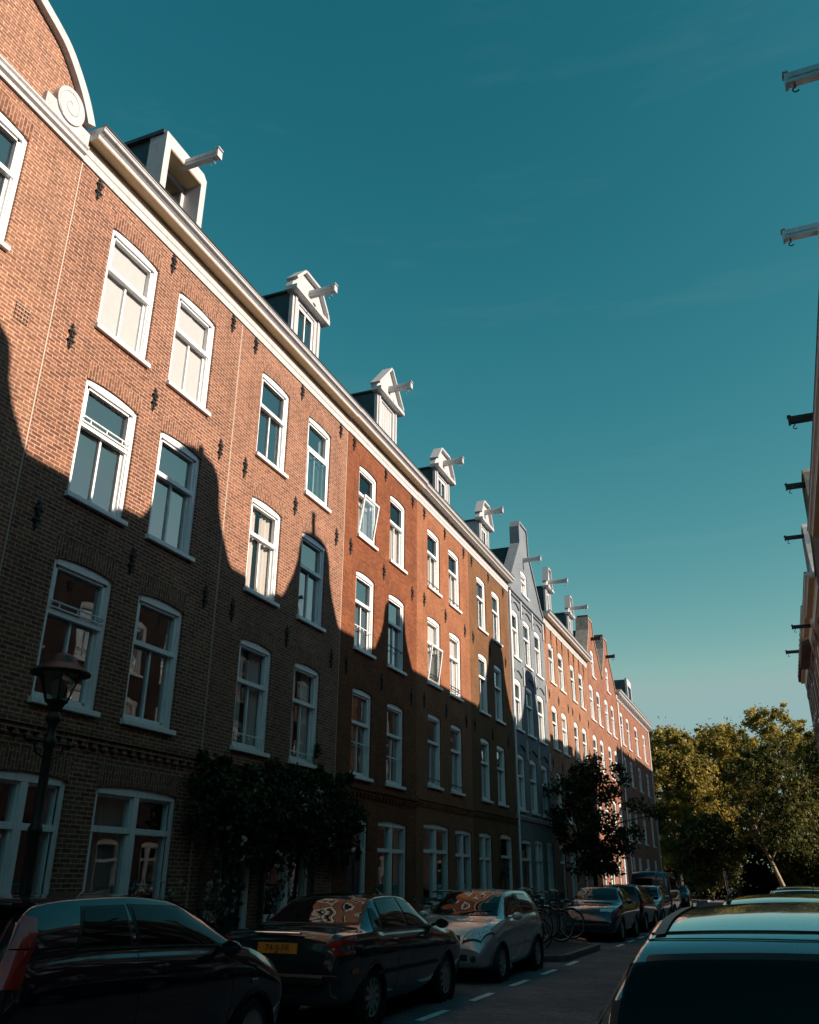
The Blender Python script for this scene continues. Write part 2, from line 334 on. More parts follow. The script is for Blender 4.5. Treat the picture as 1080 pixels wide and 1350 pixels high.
# ------------------------------------------------------------------ house parts (local frame: x out of the facade, y along it, z up)
DEPTH = .13
def arcz(y, y0, y1, zt, rise): return zt-rise*((2*(y-y0)/(y1-y0)-1)**2)
def wall_mesh(W, top, ops, name, mats, back=8.5):
    """facade with real openings; top is a list of (y, z) outline points from y=0 to y=W"""
    mb = MB(); NA = 8
    ys = {0.0, W}; zs = set()
    for y, z in top: ys.add(min(max(y, 0), W))
    for y0, y1, z0, z1, rise in ops:
        ys |= {y0, y1}; zs |= {z0, z1}
        for i in range(1, NA): ys.add(y0+(y1-y0)*i/NA)
    ys = sorted(ys); ys = [y for i, y in enumerate(ys) if i == 0 or y-ys[i-1] > 1e-5]
    ty = [p[0] for p in top]; tz = [p[1] for p in top]
    tf = lambda y, e: float(np.interp(y+e, ty, tz))
    zs = sorted(zs)
    for a, b in zip(ys, ys[1:]):
        ta, tb = tf(a, 1e-6), tf(b, -1e-6); lev = [0.0]+[z for z in zs if z < min(ta, tb)-.01]
        mid = (a+b)/2
        for i, z in enumerate(lev):
            last = i == len(lev)-1
            za, zb = (ta, tb) if last else (lev[i+1], lev[i+1])
            hit = None
            if not last:
                for o in ops:
                    if o[0] < mid < o[1] and o[2] < (z+lev[i+1])/2 < o[3]: hit = o; break
            if hit is None: mb.quad((0, a, z), (0, b, z), (0, b, zb), (0, a, za)); continue
            y0, y1, z0, z1, rise = hit
            lo, hi = arcz(a, y0, y1, z1, rise), arcz(b, y0, y1, z1, rise)
            if lev[i+1] >= z1-1e-6 and rise > 0:
                mb.quad((0, a, lo), (0, b, hi), (0, b, z1), (0, a, z1))
    for y0, y1, z0, z1, rise in ops:
        D = -DEPTH-.06
        mb.quad((0, y0, z0), (D, y0, z0), (D, y0, z1-rise), (0, y0, z1-rise)); mb.quad((D, y1, z0), (0, y1, z0), (0, y1, z1-rise), (D, y1, z1-rise))
        mb.quad((0, y0, z0), (0, y1, z0), (D, y1, z0), (D, y0, z0))
        for i in range(NA):
            a = y0+(y1-y0)*i/NA; b = y0+(y1-y0)*(i+1)/NA; za, zb = arcz(a, y0, y1, z1, rise), arcz(b, y0, y1, z1, rise)
            mb.quad((0, a, za), (D, a, za), (D, b, zb), (0, b, zb))
    # side and back walls, thickness of the top edge
    e = .005; z0w, zWw = min(tz[0], 13.0), min(tz[-1], 13.0)
    mb.quad((-.02, e, 0), (-back, e, 0), (-back, e, z0w), (-.02, e, z0w)); mb.quad((-back, W-e, 0), (-.02, W-e, 0), (-.02, W-e, zWw), (-back, W-e, zWw))
    mb.quad((-back, e, 0), (-back, W-e, 0), (-back, W-e, zWw), (-back, e, z0w))
    for (a, za), (b, zb) in zip(top, top[1:]): mb.quad((0, a, za), (0, b, zb), (-.38, b, zb), (-.38, a, za))
    for i in range(len(top)-1):
        (a, za), (b, zb) = top[i], top[i+1]
        mb.quad((-.38, a, za), (-.38, b, zb), (-.38, b, min(zb, 12.5)), (-.38, a, min(za, 12.5)))
    return mb.mesh(name, mats)
WC = {}
def win_meshes(w, h, rise, style):
    key = (round(w, 2), round(h, 2), round(rise, 2), style)
    if key in WC: return WC[key]
    fr, pn, sl, ar, rm = MB(), MB(), MB(), MB(), MB()
    X0, X1 = -DEPTH-.03, -.045
    J = .085
    # jambs with a stepped moulding
    sp = h-rise
    for a, b in ((0.0, J), (w-J, w)): fr.box(X0, a, 0, X1, b, sp)
    fr.box(X0-.01, J, 0, X1-.03, J+.03, sp-.08); fr.box(X0-.01, w-J-.03, 0, X1-.03, w-J, sp-.08)
    n = 10; top = [(w*i/n, arcz(w*i/n, 0, w, h, rise)-.002) for i in range(n+1)]
    if rise > .02: fr.prism([(0, sp+.0005), (J, sp+.0005), (J, sp-.085), (w-J, sp-.085), (w-J, sp+.0005), (w, sp+.0005)]+top[::-1][1:-1], X0, X1+.012)
    else: fr.box(X0, J, sp-.09, X1+.01, w-J, sp-.002)
    if style == 'sash':
        tz = h*.60
        fr.box(X0, J, 0, X1-.02, w-J, .07)                              # bottom rail
        fr.box(X0+.01, J, tz-.035, X1-.005, w-J, tz+.045)                # meeting rail
        a, b = J+.03, w-J-.03
        fr.box(X0+.005, a, tz+.045, X1-.025, a+.04, sp-.085); fr.box(X0+.005, b-.04, tz+.045, X1-.025, b, sp-.085); fr.box(X0+.005, a, sp-.13, X1-.025, b, sp-.085)
        fr.box(X0-.02, a, .07, X0+.03, a+.045, tz-.035); fr.box(X0-.02, b-.045, .07, X0+.03, b, tz-.035); fr.box(X0-.02, a, .07, X0+.03, b, .12)
        fr.box(X0-.015, w/2-.02, .12, X0+.035, w/2+.02, tz-.035)
        pn.quad((X0+.02, a, tz), (X0+.02, b, tz), (X0+.02, b, sp-.09), (X0+.02, a, sp-.09))
        pn.quad((X0, a, .08), (X0, b, .08), (X0, b, tz), (X0, a, tz))
    elif style in ('double', 'doubledoor'):
        tz = h*.70 if style == 'double' else h*.74
        fr.box(X0, J, 0, X1-.02, w-J, .07 if style == 'double' else .05)
        fr.box(X0, J, tz-.04, X1, w-J, tz+.05); fr.box(X0+.005, w/2-.065, .07, X1+.006, w/2+.065, sp-.085)
        for a, b in ((J, w/2-.065), (w/2+.065, w-J)):
            for (p, q, r, s2) in ((a, tz+.05, a+.04, sp-.085), (b-.04, tz+.05, b, sp-.085), (a, .07, a+.05, tz-.04), (b-.05, .07, b, tz-.04)): fr.box(X0+.005, p, q, X1-.03, r, s2)
            fr.box(X0+.006, a, sp-.125, X1-.031, b, sp-.085); fr.box(X0+.006, a, .07, X1-.031, b, .14)
            pn.quad((X0+.03, a, .08), (X0+.03, b, .08), (X0+.03, b, sp-.09), (X0+.03, a, sp-.09))
        if style == 'doubledoor':
            fr.box(X0+.0, J, .07, X1-.04, w/2-.065, .85); fr.box(X0, w/2+.065, .07, X1-.04, w-J, .85)
    elif style in ('door', 'darkdoor'):
        tz = h*.74
        fr.box(X0, J, tz-.04, X1, w-J, tz+.05); fr.box(X0+.01, J, tz+.05, X1-.03, J+.035, sp-.085); fr.box(X0+.01, w-J-.035, tz+.05, X1-.03, w-J, sp-.085)
        pn.quad((X0+.03, J, tz), (X0+.03, w-J, tz), (X0+.03, w-J, sp-.08), (X0+.03, J, sp-.08))
        fr.box(X0, J, 0, X1-.01, w-J, .045)
    if style in ('sash', 'double'):
        sl.bbox(-.10, -.05, -.085, .075, w+.05, -.001, .008)
    else: sl.bbox(-.12, -.02, -.05, .12, w+.02, -.001, .01)
    # soldier course over the opening
    hh = .30; m = 12
    lo = [(w*(i/m)*1.0, arcz(w*i/m, 0, w, h, rise)) for i in range(m+1)]
    hi = [(-.05+(w+.1)*i/m, h+.30-.35*rise*(2*i/m-1)**2) for i in range(m+1)]
    ar.prism(lo+hi[::-1], -.03, .0035)
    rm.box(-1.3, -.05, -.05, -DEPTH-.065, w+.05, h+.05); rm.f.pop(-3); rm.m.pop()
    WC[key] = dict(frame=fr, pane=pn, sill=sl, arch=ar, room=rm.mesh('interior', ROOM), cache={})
    return WC[key]
def cached(d, key, mats):
    k = (key, mats.name)
    if k not in d['cache']: d['cache'][k] = d[key].mesh(key, mats)
    return d['cache'][k]
def curtain_mesh(w, h, kind):
    mb = MB(); x = -DEPTH-(.05 if kind in ('full', 'upper') else .10)
    def sheet(y0, y1, z0, z1, amp, wl):
        n = max(2, int((y1-y0)/.02)); pts = [(x+amp*math.sin(2*PI*(y0+(y1-y0)*i/n)/wl+1.3*math.sin(i*.21)), y0+(y1-y0)*i/n) for i in range(n+1)]
        for p, q in zip(pts, pts[1:]): mb.quad((p[0], p[1], z0), (q[0], q[1], z0), (q[0], q[1], z1), (p[0], p[1], z1))
    if kind == 'full': sheet(.08, w-.08, .06, h-.12, .004, .5)
    if kind == 'lower': sheet(.08, w-.08, .06, h*.60, .012, .11)
    if kind == 'half': sheet(.08, w-.08, .06, h*.40, .012, .11)
    if kind == 'upper': sheet(.08, w-.08, h*.66, h-.1, .003, .6)
    if kind in ('drapes', 'wide'):
        f = .16 if kind == 'drapes' else .36
        sheet(.08, .08+w*f, .05, h-.1, .022, .13); sheet(w-.08-w*f, w-.08, .05, h-.1, .022, .13)
    if kind == 'left': sheet(.08, w*.5, .05, h-.1, .02, .12)
    return mb
CC = {}
def add_window(root, y0, y1, z0, z1, rise, style, curt, arch, sillm=None, frm=None, leaf=None):
    w, h = y1-y0, z1-z0; d = win_meshes(w, h, rise, style)
    door = style in ('door', 'darkdoor')
    o = link('door' if door else 'window', cached(d, 'frame', frm or WHITE2), root, (0, y0, z0))
    if d['pane'].f: link('pane', cached(d, 'pane', PANEC if curt in ('full', 'lower', 'wide') else PANE), o)
    link('threshold' if style in ('door', 'darkdoor', 'doubledoor') else 'sill', cached(d, 'sill', sillm or WHITE2), o)
    if arch: link('brick_arch', cached(d, 'arch', arch), o)
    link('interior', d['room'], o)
    if door:
        J = .085; tz = h*.74; X = -DEPTH+.0; mb = MB()
        a, b = J+.004, w-J-.004
        mb.box(X-.06, a, .05, X, b, tz-.045)
        for (p, q, r, s2) in ((.14, .14, .44, .82), (.56, .14, .86, .82), (.14, .95, .44, tz-.2), (.56, .95, .86, tz-.2)):
            mb.box(X-.001, a+(b-a)*p, q, X+.022, a+(b-a)*r, s2)
        lf = mb.build('leaf', leaf or DOORD, o)
        mb = MB(); mb.tube([(X, b-.09, 1.0), (X+.05, b-.09, 1.0)], .012); mb.lathe([(0.001, .0), (.03, .005), (.034, .02), (.02, .04), (.001, .045)], (X+.045, b-.09, 1.0), 'x', 14); mb.box(X, a+(b-a)*.35, 1.12, X+.012, a+(b-a)*.65, 1.17)
        mb.build('handle', BRASS, o, smooth=30)
    if curt:
        k = (round(w, 2), round(h, 2), curt)
        if k not in CC:
            mb = curtain_mesh(w, h, curt); CC[k] = mb.mesh('curtain', BLIND if curt in ('full', 'upper') else CURT, 'all')
        link('blind' if curt in ('full', 'upper') else 'curtain', CC[k], o)
    return o
CORN = [(0, 0), (.03, 0), (.03, .15), (.045, .165), (.045, .30), (.06, .32), (.06, .40), (.285, .402), (.295, .41), (.295, .485), (.305, .49), (.33, .51), (.385, .535), (.395, .545), (.395, .60), (.41, .605), (.41, .625), (.0, .65)]
def cornice(root, W, z, prof=CORN, mat=None, brackets=0, g0=.0, g1=.0):
    mb = MB(); mb.sweepy([(x, zz+z) for x, zz in prof], -g0, W+g1); mb.cur = 1; mb.box(.0605, -g0, z+.396, .284, W+g1, z+.4015); mb.box(.0455, -g0, z+.305, .064, W+g1, z+.3955); mb.cur = 0  # ochre strips: soffit, and upper frieze with the overhang's shade put into colour
    if brackets:
        n = int(W/brackets)
        for i in range(n):
            y = W*(i+.5)/n; mb.bbox(.085, y-.06, z+.03, .40, y+.06, z+.259, .012)
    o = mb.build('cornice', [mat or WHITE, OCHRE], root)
    mb = MB(); mx = max(p[0] for p in prof); zt = max(p[1] for p in prof)+z
    mb.box(mx-.10, .004, zt-.006, mx+.012, W-.004, zt+.022); mb.build('gutter', ZINC, o)
    return o
def roof(root, W, z=13.5, x0=-.05, rise=2.6, run=2.8):
    mb = MB(); a, b = .01, W-.01
    mb.quad((x0, a, z), (x0, b, z), (x0-run, b, z+rise), (x0-run, a, z+rise)); mb.quad((x0-run, a, z+rise), (x0-run, b, z+rise), (-8.6, b, z+rise-.4), (-8.6, a, z+rise-.4))
    mb.quad((-8.6, a, z+rise-.4), (-8.6, b, z+rise-.4), (-8.6, b, 12), (-8.6, a, 12))
    for y in (a, b): mb.add([(x0, y, z), (x0-run, y, z+rise), (-8.6, y, z+rise-.4), (-8.6, y, 12), (x0, y, 12)], ((0, 1, 2, 3, 4),))
    return mb.build('roof', SLATE, root)
def gable_roof(root, pts, x0=-.2, depth=8.3, drop=.35, name='roof'):
    mb = MB(); n = len(pts); p = [(y, z-drop) for y, z in pts]
    for (a, za), (b, zb) in zip(p, p[1:]): mb.quad((x0, a, za), (x0, b, zb), (x0-depth, b, zb), (x0-depth, a, za))
    for x in (x0-depth,): mb.add([(x, y, z) for y, z in p]+[(x, p[-1][0], 10), (x, p[0][0], 10)], (tuple(range(n+2)),))
    return mb.build(name, SLATE, root)
def coping(root, pts, wdt=.42, t=.11, mat=None, x0=-.40, lip=.07):
    """stone strip lying along a gable outline"""
    mb = MB(); n = len(pts)
    def nrm(i):
        a = pts[max(i-1, 0)]; b = pts[min(i+1, n-1)]; dy, dz = b[0]-a[0], b[1]-a[1]; l = math.hypot(dy, dz) or 1
        return -dz/l, dy/l
    sec = []
    for i, (y, z) in enumerate(pts):
        ny, nz = nrm(i); k = .03
        sec.append([(x0, y-ny*k, z-nz*k), (lip, y-ny*k, z-nz*k), (lip, y+ny*t, z+nz*t), (x0, y+ny*t, z+nz*t)])
    vs = [q for s_ in sec for q in s_]
    fs = [(i*4+j, i*4+(j+1) % 4, i*4+4+(j+1) % 4, i*4+4+j) for i in range(n-1) for j in range(4)]+[(0, 1, 2, 3), (n*4-1, n*4-2, n*4-3, n*4-4)]
    mb.add(vs, fs); return mb.build('coping', mat or STONE, root)
def beam(root, y, z, x0, x1, mat=None, hw=.065, hh=.20, hook=True, hookx=None):
    """hoisting beam sticking out of the gable with an iron hook"""
    mb = MB(); mb.bbox(x0, y-hw, z-hh/2, x1, y+hw, z+hh/2, .012)
    mb.box(x1-.06, y-hw-.02, z+hh/2-.002, x1+.03, y+hw+.02, z+hh/2+.025); mb.box(x0+.02, y-hw-.012, z-hh*.1, x1-.03, y+hw+.012, z+hh*.14)
    mb.box(x1-.035, y-hw-.015, z-hh/2-.015, x1+.012, y+hw+.015, z+hh/2-.03)
    o = mb.build('hoist_beam', mat or WHITE, root)
    if hook:
        hx = hookx or x1-.13; mb = MB(); zb = z-hh/2
        mb.tube([(hx, y, zb+.01), (hx, y, zb-.07)], .014, 6)
        mb.tube([(hx+.05*math.sin(a)*(1 if a < 3.3 else 1), y, zb-.12+.05*math.cos(a)) for a in [PI*1.35*i/10 for i in range(11)]], .013, 6)
        mb.build('hook', STEEL if mat is None else IRON, o)
    return o
def anchor_mesh():
    mb = MB()
    mb.bbox(.012, -.013, -.21, .038, .013, .21, .005)
    for z in (-.085, .085):
        mb.torus((.024, 0, z), .052, .012, 'x', 16, 6); mb.bbox(.006, -.075, z-.011, .05, .075, z+.011, .004)
    for z in (-.17, .17):
        for sg in (-1, 1): mb.tube([(.022, 0, z), (.022, sg*.03, z+.02*(1 if z > 0 else -1)), (.022, sg*.05, z-.012*(1 if z > 0 else -1))], [.011, .010, .006], 6)
    for sg in (-1, 1): mb.add([(.008, -.035, sg*.19), (.008, .035, sg*.19), (.008, 0, sg*.27), (.042, 0, sg*.20)], ((0, 1, 3), (1, 2, 3), (2, 0, 3)))
    mb.bbox(.0, -.032, -.028, .06, .032, .028, .008)
    return mb.mesh('wall_anchor', IRON, 40)
ANCH = anchor_mesh()
def anchors(root, ys, zs):
    for z in zs:
        for y in ys: link('wall_anchor', ANCH, root, (.0, y, z))
def dormer(root, yc, kind, w=1.5, zb=13.5, zs=15.5, zt=16.6, x=-.15, depth=1.8, bx=.72, bz=None, cheek=ZINC, white=None, win=True, beamm=None, hook=True):
    white = white or WHITE; h = w/2; ow = w*.56/2; oz1 = zs-.22; x2 = x-.12
    mb = MB()
    if kind == 'box':      # deep flat topped box with chamfered corners
        zt0 = zs; d2 = .42; c = .12
        poly = [(yc-h, zb), (yc-h+.17, zb), (yc-h+.17, zt0-.32), (yc+h-.17, zt0-.32), (yc+h-.17, zb), (yc+h, zb), (yc+h, zt0-c), (yc+h-c, zt0), (yc-h+.02, zt0), (yc-h, zt0-.02)]
        mb.prism(poly, x-d2, x)
        o = mb.build('dormer', white, root)
        mb = MB(); X = x-d2; a, b = yc-h+.17, yc+h-.17
        mb.box(X-.06, a, zb, X, a+.16, zt0-.32); mb.box(X-.06, b-.10, zb, X, b, zt0-.32); mb.box(X-.061, a+.16, zt0-.45, X-.001, b-.10, zt0-.32); mb.box(X-.05, a+.16, zb+.5, X-.005, b-.1, zb+.56)
        mb.build('frame', white, o)
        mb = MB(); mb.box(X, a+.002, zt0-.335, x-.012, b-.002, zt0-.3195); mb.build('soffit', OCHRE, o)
        mb = MB(); mb.quad((X-.03, a+.1, zb), (X-.03, b-.08, zb), (X-.03, b-.08, zt0-.4), (X-.03, a+.1, zt0-.4)); mb.build('pane', PANE, o)
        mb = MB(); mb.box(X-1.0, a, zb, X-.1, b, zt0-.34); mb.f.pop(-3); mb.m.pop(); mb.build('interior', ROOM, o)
        mb = MB(); mb.box(x-depth-.5, yc-h+.03, zb, x-d2-.0, yc-h+.05, zt0-.06); mb.build('cheek', cheek, o); mb = MB(); mb.box(x-depth-.5, yc+h-.05, zb, x-d2, yc+h-.03, zt0-.06); mb.build('cheek', cheek, o)
        mb = MB(); mb.box(x-depth-.6, yc-h-.05, zt0-.055, x-.06, yc+h+.03, zt0+.035); mb.build('roof', ZINC, o)
        bz = bz or zt0-.12
    else:
        mb.prism([(yc-h, zb), (yc-ow, zb), (yc-ow, oz1), (yc+ow, oz1), (yc+ow, zb), (yc+h, zb), (yc+h, zs), (yc-h, zs)], x-.10, x)
        for s in (-1, 1): mb.box(x-.02, yc+s*(h-.14)-.05, zb, x+.035, yc+s*(h-.14)+.05, zs-.1)
        o = mb.build('dormer', white, root)
        # pediment
        e = .07 if kind == 'narrow' else .17; mb = MB(); xe = x+.20
        mb.box(x-.14, yc-h-e, zs-.10, xe, yc+h+e, zs+.02)
        if kind == 'pediment': tri = [(yc-h-e, zs+.02), (yc+h+e, zs+.02), (yc+h+e, zs+.10), (yc, zt), (yc-h-e, zs+.10)]
        elif kind == 'flat': tri = [(yc-h-e, zs+.02), (yc+h+e, zs+.02), (yc+h+e*.5, zs+.24), (yc+h*.55, zt), (yc-h*.55, zt), (yc-h-e*.5, zs+.24)]
        else: tri = [(yc-h, zs+.02), (yc+h, zs+.02), (yc+h*.75, zs+.3), (yc+h*.45, zt), (yc-h*.45, zt), (yc-h*.75, zs+.3)]
        mb.prism(tri, x-.14, x+.05)
        k = len(tri)
        for i in range(1, k-1):
            a, b = tri[i], tri[(i+1) % k]
            if i == k-1: continue
            dy, dz = b[0]-a[0], b[1]-a[1]; l = math.hypot(dy, dz)
            if l < .2: continue
            ny, nz = dz/l, -dy/l
            if nz < -.1: ny, nz = -ny, -nz
            mb.prism([(a[0], a[1]), (b[0], b[1]), (b[0]+ny*.07, b[1]+nz*.07), (a[0]+ny*.07, a[1]+nz*.07)], x-.16, xe-.03)
        mb.build('pediment', white, o)
        mb = MB()
        if win:
            f = MB(); f.box(x-.11, yc-ow, zb, x-.04, yc-ow+.07, oz1); f.box(x-.11, yc+ow-.07, zb, x-.04, yc+ow, oz1); f.box(x-.11, yc-ow+.07, oz1-.1, x-.04, yc+ow-.07, oz1); f.box(x-.105, yc-.02, zb, x-.05, yc+.02, oz1-.1); f.build('frame', WHITE2, o)
            mb.quad((x-.08, yc-ow, zb), (x-.08, yc+ow, zb), (x-.08, yc+ow, oz1), (x-.08, yc-ow, oz1)); mb.build('pane', PANE, o)
            mb = MB(); mb.box(x-1.1, yc-ow-.1, zb, x-.12, yc+ow+.1, oz1+.05); mb.f.pop(-3); mb.m.pop(); mb.build('interior', ROOM, o)
        else:
            mb.box(x-.09, yc-ow, zb, x-.05, yc+ow, oz1)
            for i in range(5): mb.box(x-.055, yc-ow+2*ow*i/5+.01, zb, x-.038, yc-ow+2*ow*(i+1)/5-.01, oz1)
            mb.build('shutter', white, o)
        mb = MB(); mb.box(x-depth, yc-h+.02, zb, x-.10, yc-h+.06, zs-.02); mb.build('cheek', cheek, o); mb = MB(); mb.box(x-depth, yc+h-.06, zb, x-.10, yc+h-.02, zs-.02); mb.build('cheek', cheek, o)
        mb = MB()
        mb.prism([(yc-h-.05, zs-.05), (yc+h+.05, zs-.05), (yc+h+.05, zs+.0), (yc, zs+.22), (yc-h-.05, zs+.0)], x-depth-.6, x-.15); mb.build('roof', ZINC, o)
        bz = bz or zs+.32
    beam(root, yc, bz, x-.1, x+bx, mat=beamm, hook=hook)
    return o

def bell(yc, s=1.0, zb=12.0, top=14.15, wd=1.85):
    """outline of a bell gable, narrow head and flared feet"""
    pr = [(1.0, 0), (.86, .085), (.68, .22), (.49, .46), (.40, .64), (.37, .80), (.33, .90), (.24, .965), (.1, .995)]
    H = top-zb
    return [(yc-a*wd, zb+b*H) for a, b in pr]+[(yc+a*wd, zb+b*H) for a, b in pr[::-1]]

LX, RX = -9.6, 2.6
def house(side, Y0, Y1, label, wm, am, ops, top=None, H=13.45, name='row_house', group=None, cat='house', x=None, back=8.5):
    W = Y1-Y0
    if side == 'L': root = thing(name, label, cat, (x or LX, Y0, 0), 0, group); loc = lambda y: y-Y0
    else: root = thing(name, label, cat, (x or RX, Y1, 0), PI, group); loc = lambda y: Y1-y
    if top: tp = [(loc(y), z) for y, z in top]
    else: tp = [(0, H), (W, H)]
    if tp[0][0] > tp[-1][0]: tp = tp[::-1]
    L = []
    for o in ops:
        a, b = sorted((loc(o[0]), loc(o[1]))); L.append((a, b)+tuple(o[2:]))
    link('wall', wall_mesh(W, tp, [q[:5] for q in L], 'wall', wm, back), root)
    for q in L:
        kw = q[7] if len(q) > 7 else {}
        add_window(root, *q[:7], kw.pop('arch', am), **kw)
    return root, loc, W

# ------------------------------------------------------------------ left row of houses
GL, GR = 'terraced houses on the sunlit side of the street', 'terraced houses on the shaded side of the street'
RA, RB_, RC = (10.27, 12.42), (7.14, 9.27), (3.95, 6.12)
RO = ((10.43, 12.50), (7.29, 9.45), (4.20, 6.34))
def rows(cols, zs, curt, rise=.055, **kw):
    out = []; k = 0
    for z0, z1 in zs:
        for a, b in cols:
            out.append((a, b, z0, z1, rise, 'sash', curt[k] if k < len(curt) else None, dict(kw))); k += 1
    return out
def string_course(root, W, z, mat, white=False):
    mb = MB(); mb.box(-.01, .0, z-.04, .055, W, z+.04); mb.box(-.01, .0, z+.04, .09, W, z+.11)
    if not white:
        n = int(W/.22)
        for i in range(n): mb.box(-.01, W*(i+.25)/n, z-.12, .05, W*(i+.75)/n, z-.041)
    mb.build('string_course', mat, root)
def joint(root, y):
    mb = MB(); mb.box(0, y-.012, .1, .006, y+.012, 13.0); mb.build('joint_strip', STEEL_M, root)
STEEL_M = plain('pale_mortar', (.40, .345, .28), .9, var=.1)

# gabled corner house at the left edge of the picture
half_ = [(5.79, 15.42), (6.35, 15.32), (6.85, 15.07), (7.25, 14.90), (7.52, 14.77), (7.78, 14.50), (8.02, 14.22), (8.2, 13.95), (8.30, 13.72), (8.37, 13.55)]
pts = [(2*5.785-y, z) for y, z in half_[::-1]][:-1]+half_
pts = sorted(pts); py = [p[0] for p in pts]; pz = [p[1] for p in pts]
ws = np.array([.25, .5, .25]); yy = np.linspace(py[0], py[-1], 61); zz_ = np.interp(yy, py, pz)
for _ in range(4): zz_[1:-1] = np.convolve(zz_, ws, 'same')[1:-1]
pts = [(float(a), float(b)) for a, b in zip(yy, zz_)]
h0, lc, W0 = house('L', 3.2, 8.37, 'tall orange brick house at the left edge with a curved gable and white scroll', B_GAB, B_TANS,
    rows([(3.95, 5.2), (6.05, 7.31)], [(10.34, 12.5), (7.14, 9.27), (3.95, 6.12)], [None, 'half', None, None, None, None])+[(4.2, 5.3, .2, 2.95, .12, 'door', None, {}), (5.9, 7.5, .8, 2.95, .12, 'double', 'wide', {})], top=pts, group=GL)
mb = MB(); Wl = W0
mb.sweepy([(0, 13.02), (.05, 13.02), (.05, 13.10), (.10, 13.13), (.10, 13.2), (.13, 13.23), (.13, 13.27), (0, 13.3)], 0, Wl); mb.build('white_moulding', WHITE, h0)
cp = [(lc(y), z) for y, z in pts if 3.25 < y < 8.32]; coping(h0, cp, t=.15, mat=WHITE, lip=.12)
mb = MB(); mb.box(-.02, lc(7.35), 13.301, .10, lc(8.36), 13.56)
n = 28; disc = [(lc(7.84)+.31*math.cos(2*PI*i/n), 13.70+.35*math.sin(2*PI*i/n)) for i in range(n)]; mb.prism(disc, -.02, .13)
sp_ = [(.16, lc(7.84)+(.04+.026*a)*math.cos(a+1), 13.70+(.04+.028*a)*math.sin(a+1)*1.1) for a in [i*.35 for i in range(28)]]
mb.tube([(.131, p[1], p[2]) for p in sp_], .011, 6); mb.build('scroll', WHITE, h0, smooth=40)
gable_roof(h0, [(lc(y), z) for y, z in pts][2:-2], drop=.5)
mb = MB(); mb.box(.0, lc(7.72), 9.32, .004, lc(7.72)+.30, 9.62); mb.cur = 1
for j in range(4): mb.box(.004, lc(7.72), 9.34+j*.072, .016, lc(7.72)+.30, 9.37+j*.072)
for i in range(5): mb.box(.004, lc(7.72)+.02+i*.06, 9.32, .013, lc(7.72)+.045+i*.06, 9.62)
mb.build('vent_grille', [IRON, B_GAB], h0)
anchors(h0, [lc(5.7)], [9.72, 6.5]); string_course(h0, W0, 3.52, B_TAN)

# two tan brick houses under one cornice
h1, lc, W1 = house('L', 8.37, 13.57, 'tan brick house with white blinds in both top windows, beside the curved gable', B_TAN, B_TANS,
    rows([(9.35, 10.67), (11.32, 12.60)], [RA, RB_, RC], ['full', 'full', None, None, None, None])+[(8.78, 10.33, .18, 2.95, .05, 'doubledoor', 'drapes', {}), (10.95, 12.97, .75, 2.93, .05, 'double', 'left', {})], group=GL)
cornice(h1, W1, 13.03); roof(h1, W1); anchors(h1, [lc(8.85), lc(11.01), lc(13.16)], [12.80, 9.70, 6.55]); string_course(h1, W1, 3.52, B_TAN)
joint(h1, lc(8.40)); joint(h1, W1-.03)
dormer(h1, lc(11.15), 'box', w=1.42, zs=15.82, x=-.12, bx=.82, bz=15.55)
mb = MB(); mb.lathe([(.02, 0), (.03, .1), (.09, .12), (.10, .2), (.06, .27), (.01, .29)], (-.02, lc(12.42), 13.52), n=16); mb.build('vent_cap', WHITE, h1, smooth=40)
for (a, b) in ((9.35, 10.67), (9.35, 10.67)): pass
def rail(root, y0, y1, z, mat=WHITE2, x=-.03, n=1):
    mb = MB(); mb.tube([(x, y0, z), (x, y1, z)], .014, 6)
    if n > 1: mb.tube([(x, y0, z+.09), (x, y1, z+.09)], .014, 6)
    for i in range(3): mb.tube([(x, y0+(y1-y0)*(i+.5)/3, z), (x, y0+(y1-y0)*(i+.5)/3, z+(.09 if n > 1 else -.06))], .010, 5)
    mb.build('window_rail', mat, root)
rail(h1, lc(9.43), lc(10.6), 8.47, n=2); rail(h1, lc(9.43), lc(10.6), 5.32, n=2)
h2, lc, W2 = house('L', 13.57, 18.95, 'tan brick house with the leafy climber hanging over its front door', B_TAN2, B_TANS,
    rows([(14.5, 15.77), (16.74, 17.98)], [RA, RB_, RC], [None, 'drapes', 'wide', None, 'wide', 'wide'])+[(14.5, 15.55, .16, 2.9, .05, 'darkdoor', None, {}), (16.1, 17.9, .8, 2.9, .05, 'double', None, {})], group=GL)
cornice(h2, W2, 13.03); roof(h2, W2); anchors(h2, [lc(14.1), lc(16.31), lc(18.48)], [12.82, 9.71, 6.55]); string_course(h2, W2, 3.55, B_TAN2); joint(h2, W2-.03)
dormer(h2, lc(16.52), 'flat', w=1.5, zs=15.62, zt=16.35, x=-.12, bx=.82, bz=15.95)
rail(h2, lc(14.58), lc(15.7), 4.22); rail(h2, lc(16.82), lc(17.9), 4.15)
h3, lc, W3 = house('L', 18.95, 24.14, 'deep red brick house between the tan and the salmon brick houses', B_RED, B_REDS,
    rows([(19.75, 20.95), (21.95, 23.15)], [RA, RB_, RC], ['lower', 'lower', None, None, None, 'drapes'])+[(19.75, 20.85, .16, 2.98, .05, 'door', None, {}), (21.47, 23.43, .6, 3.0, .05, 'double', 'drapes', {})], group=GL)
cornice(h3, W3, 13.05, g1=.0); roof(h3, W3); anchors(h3, [lc(19.33), lc(21.54), lc(23.72)], [12.85, 9.75, 6.58]); string_course(h3, W3, 3.6, B_RED)
dormer(h3, lc(21.87), 'pediment', w=1.55, zs=15.62, zt=16.75, x=-.12, bx=.82, bz=16.02, win=False)
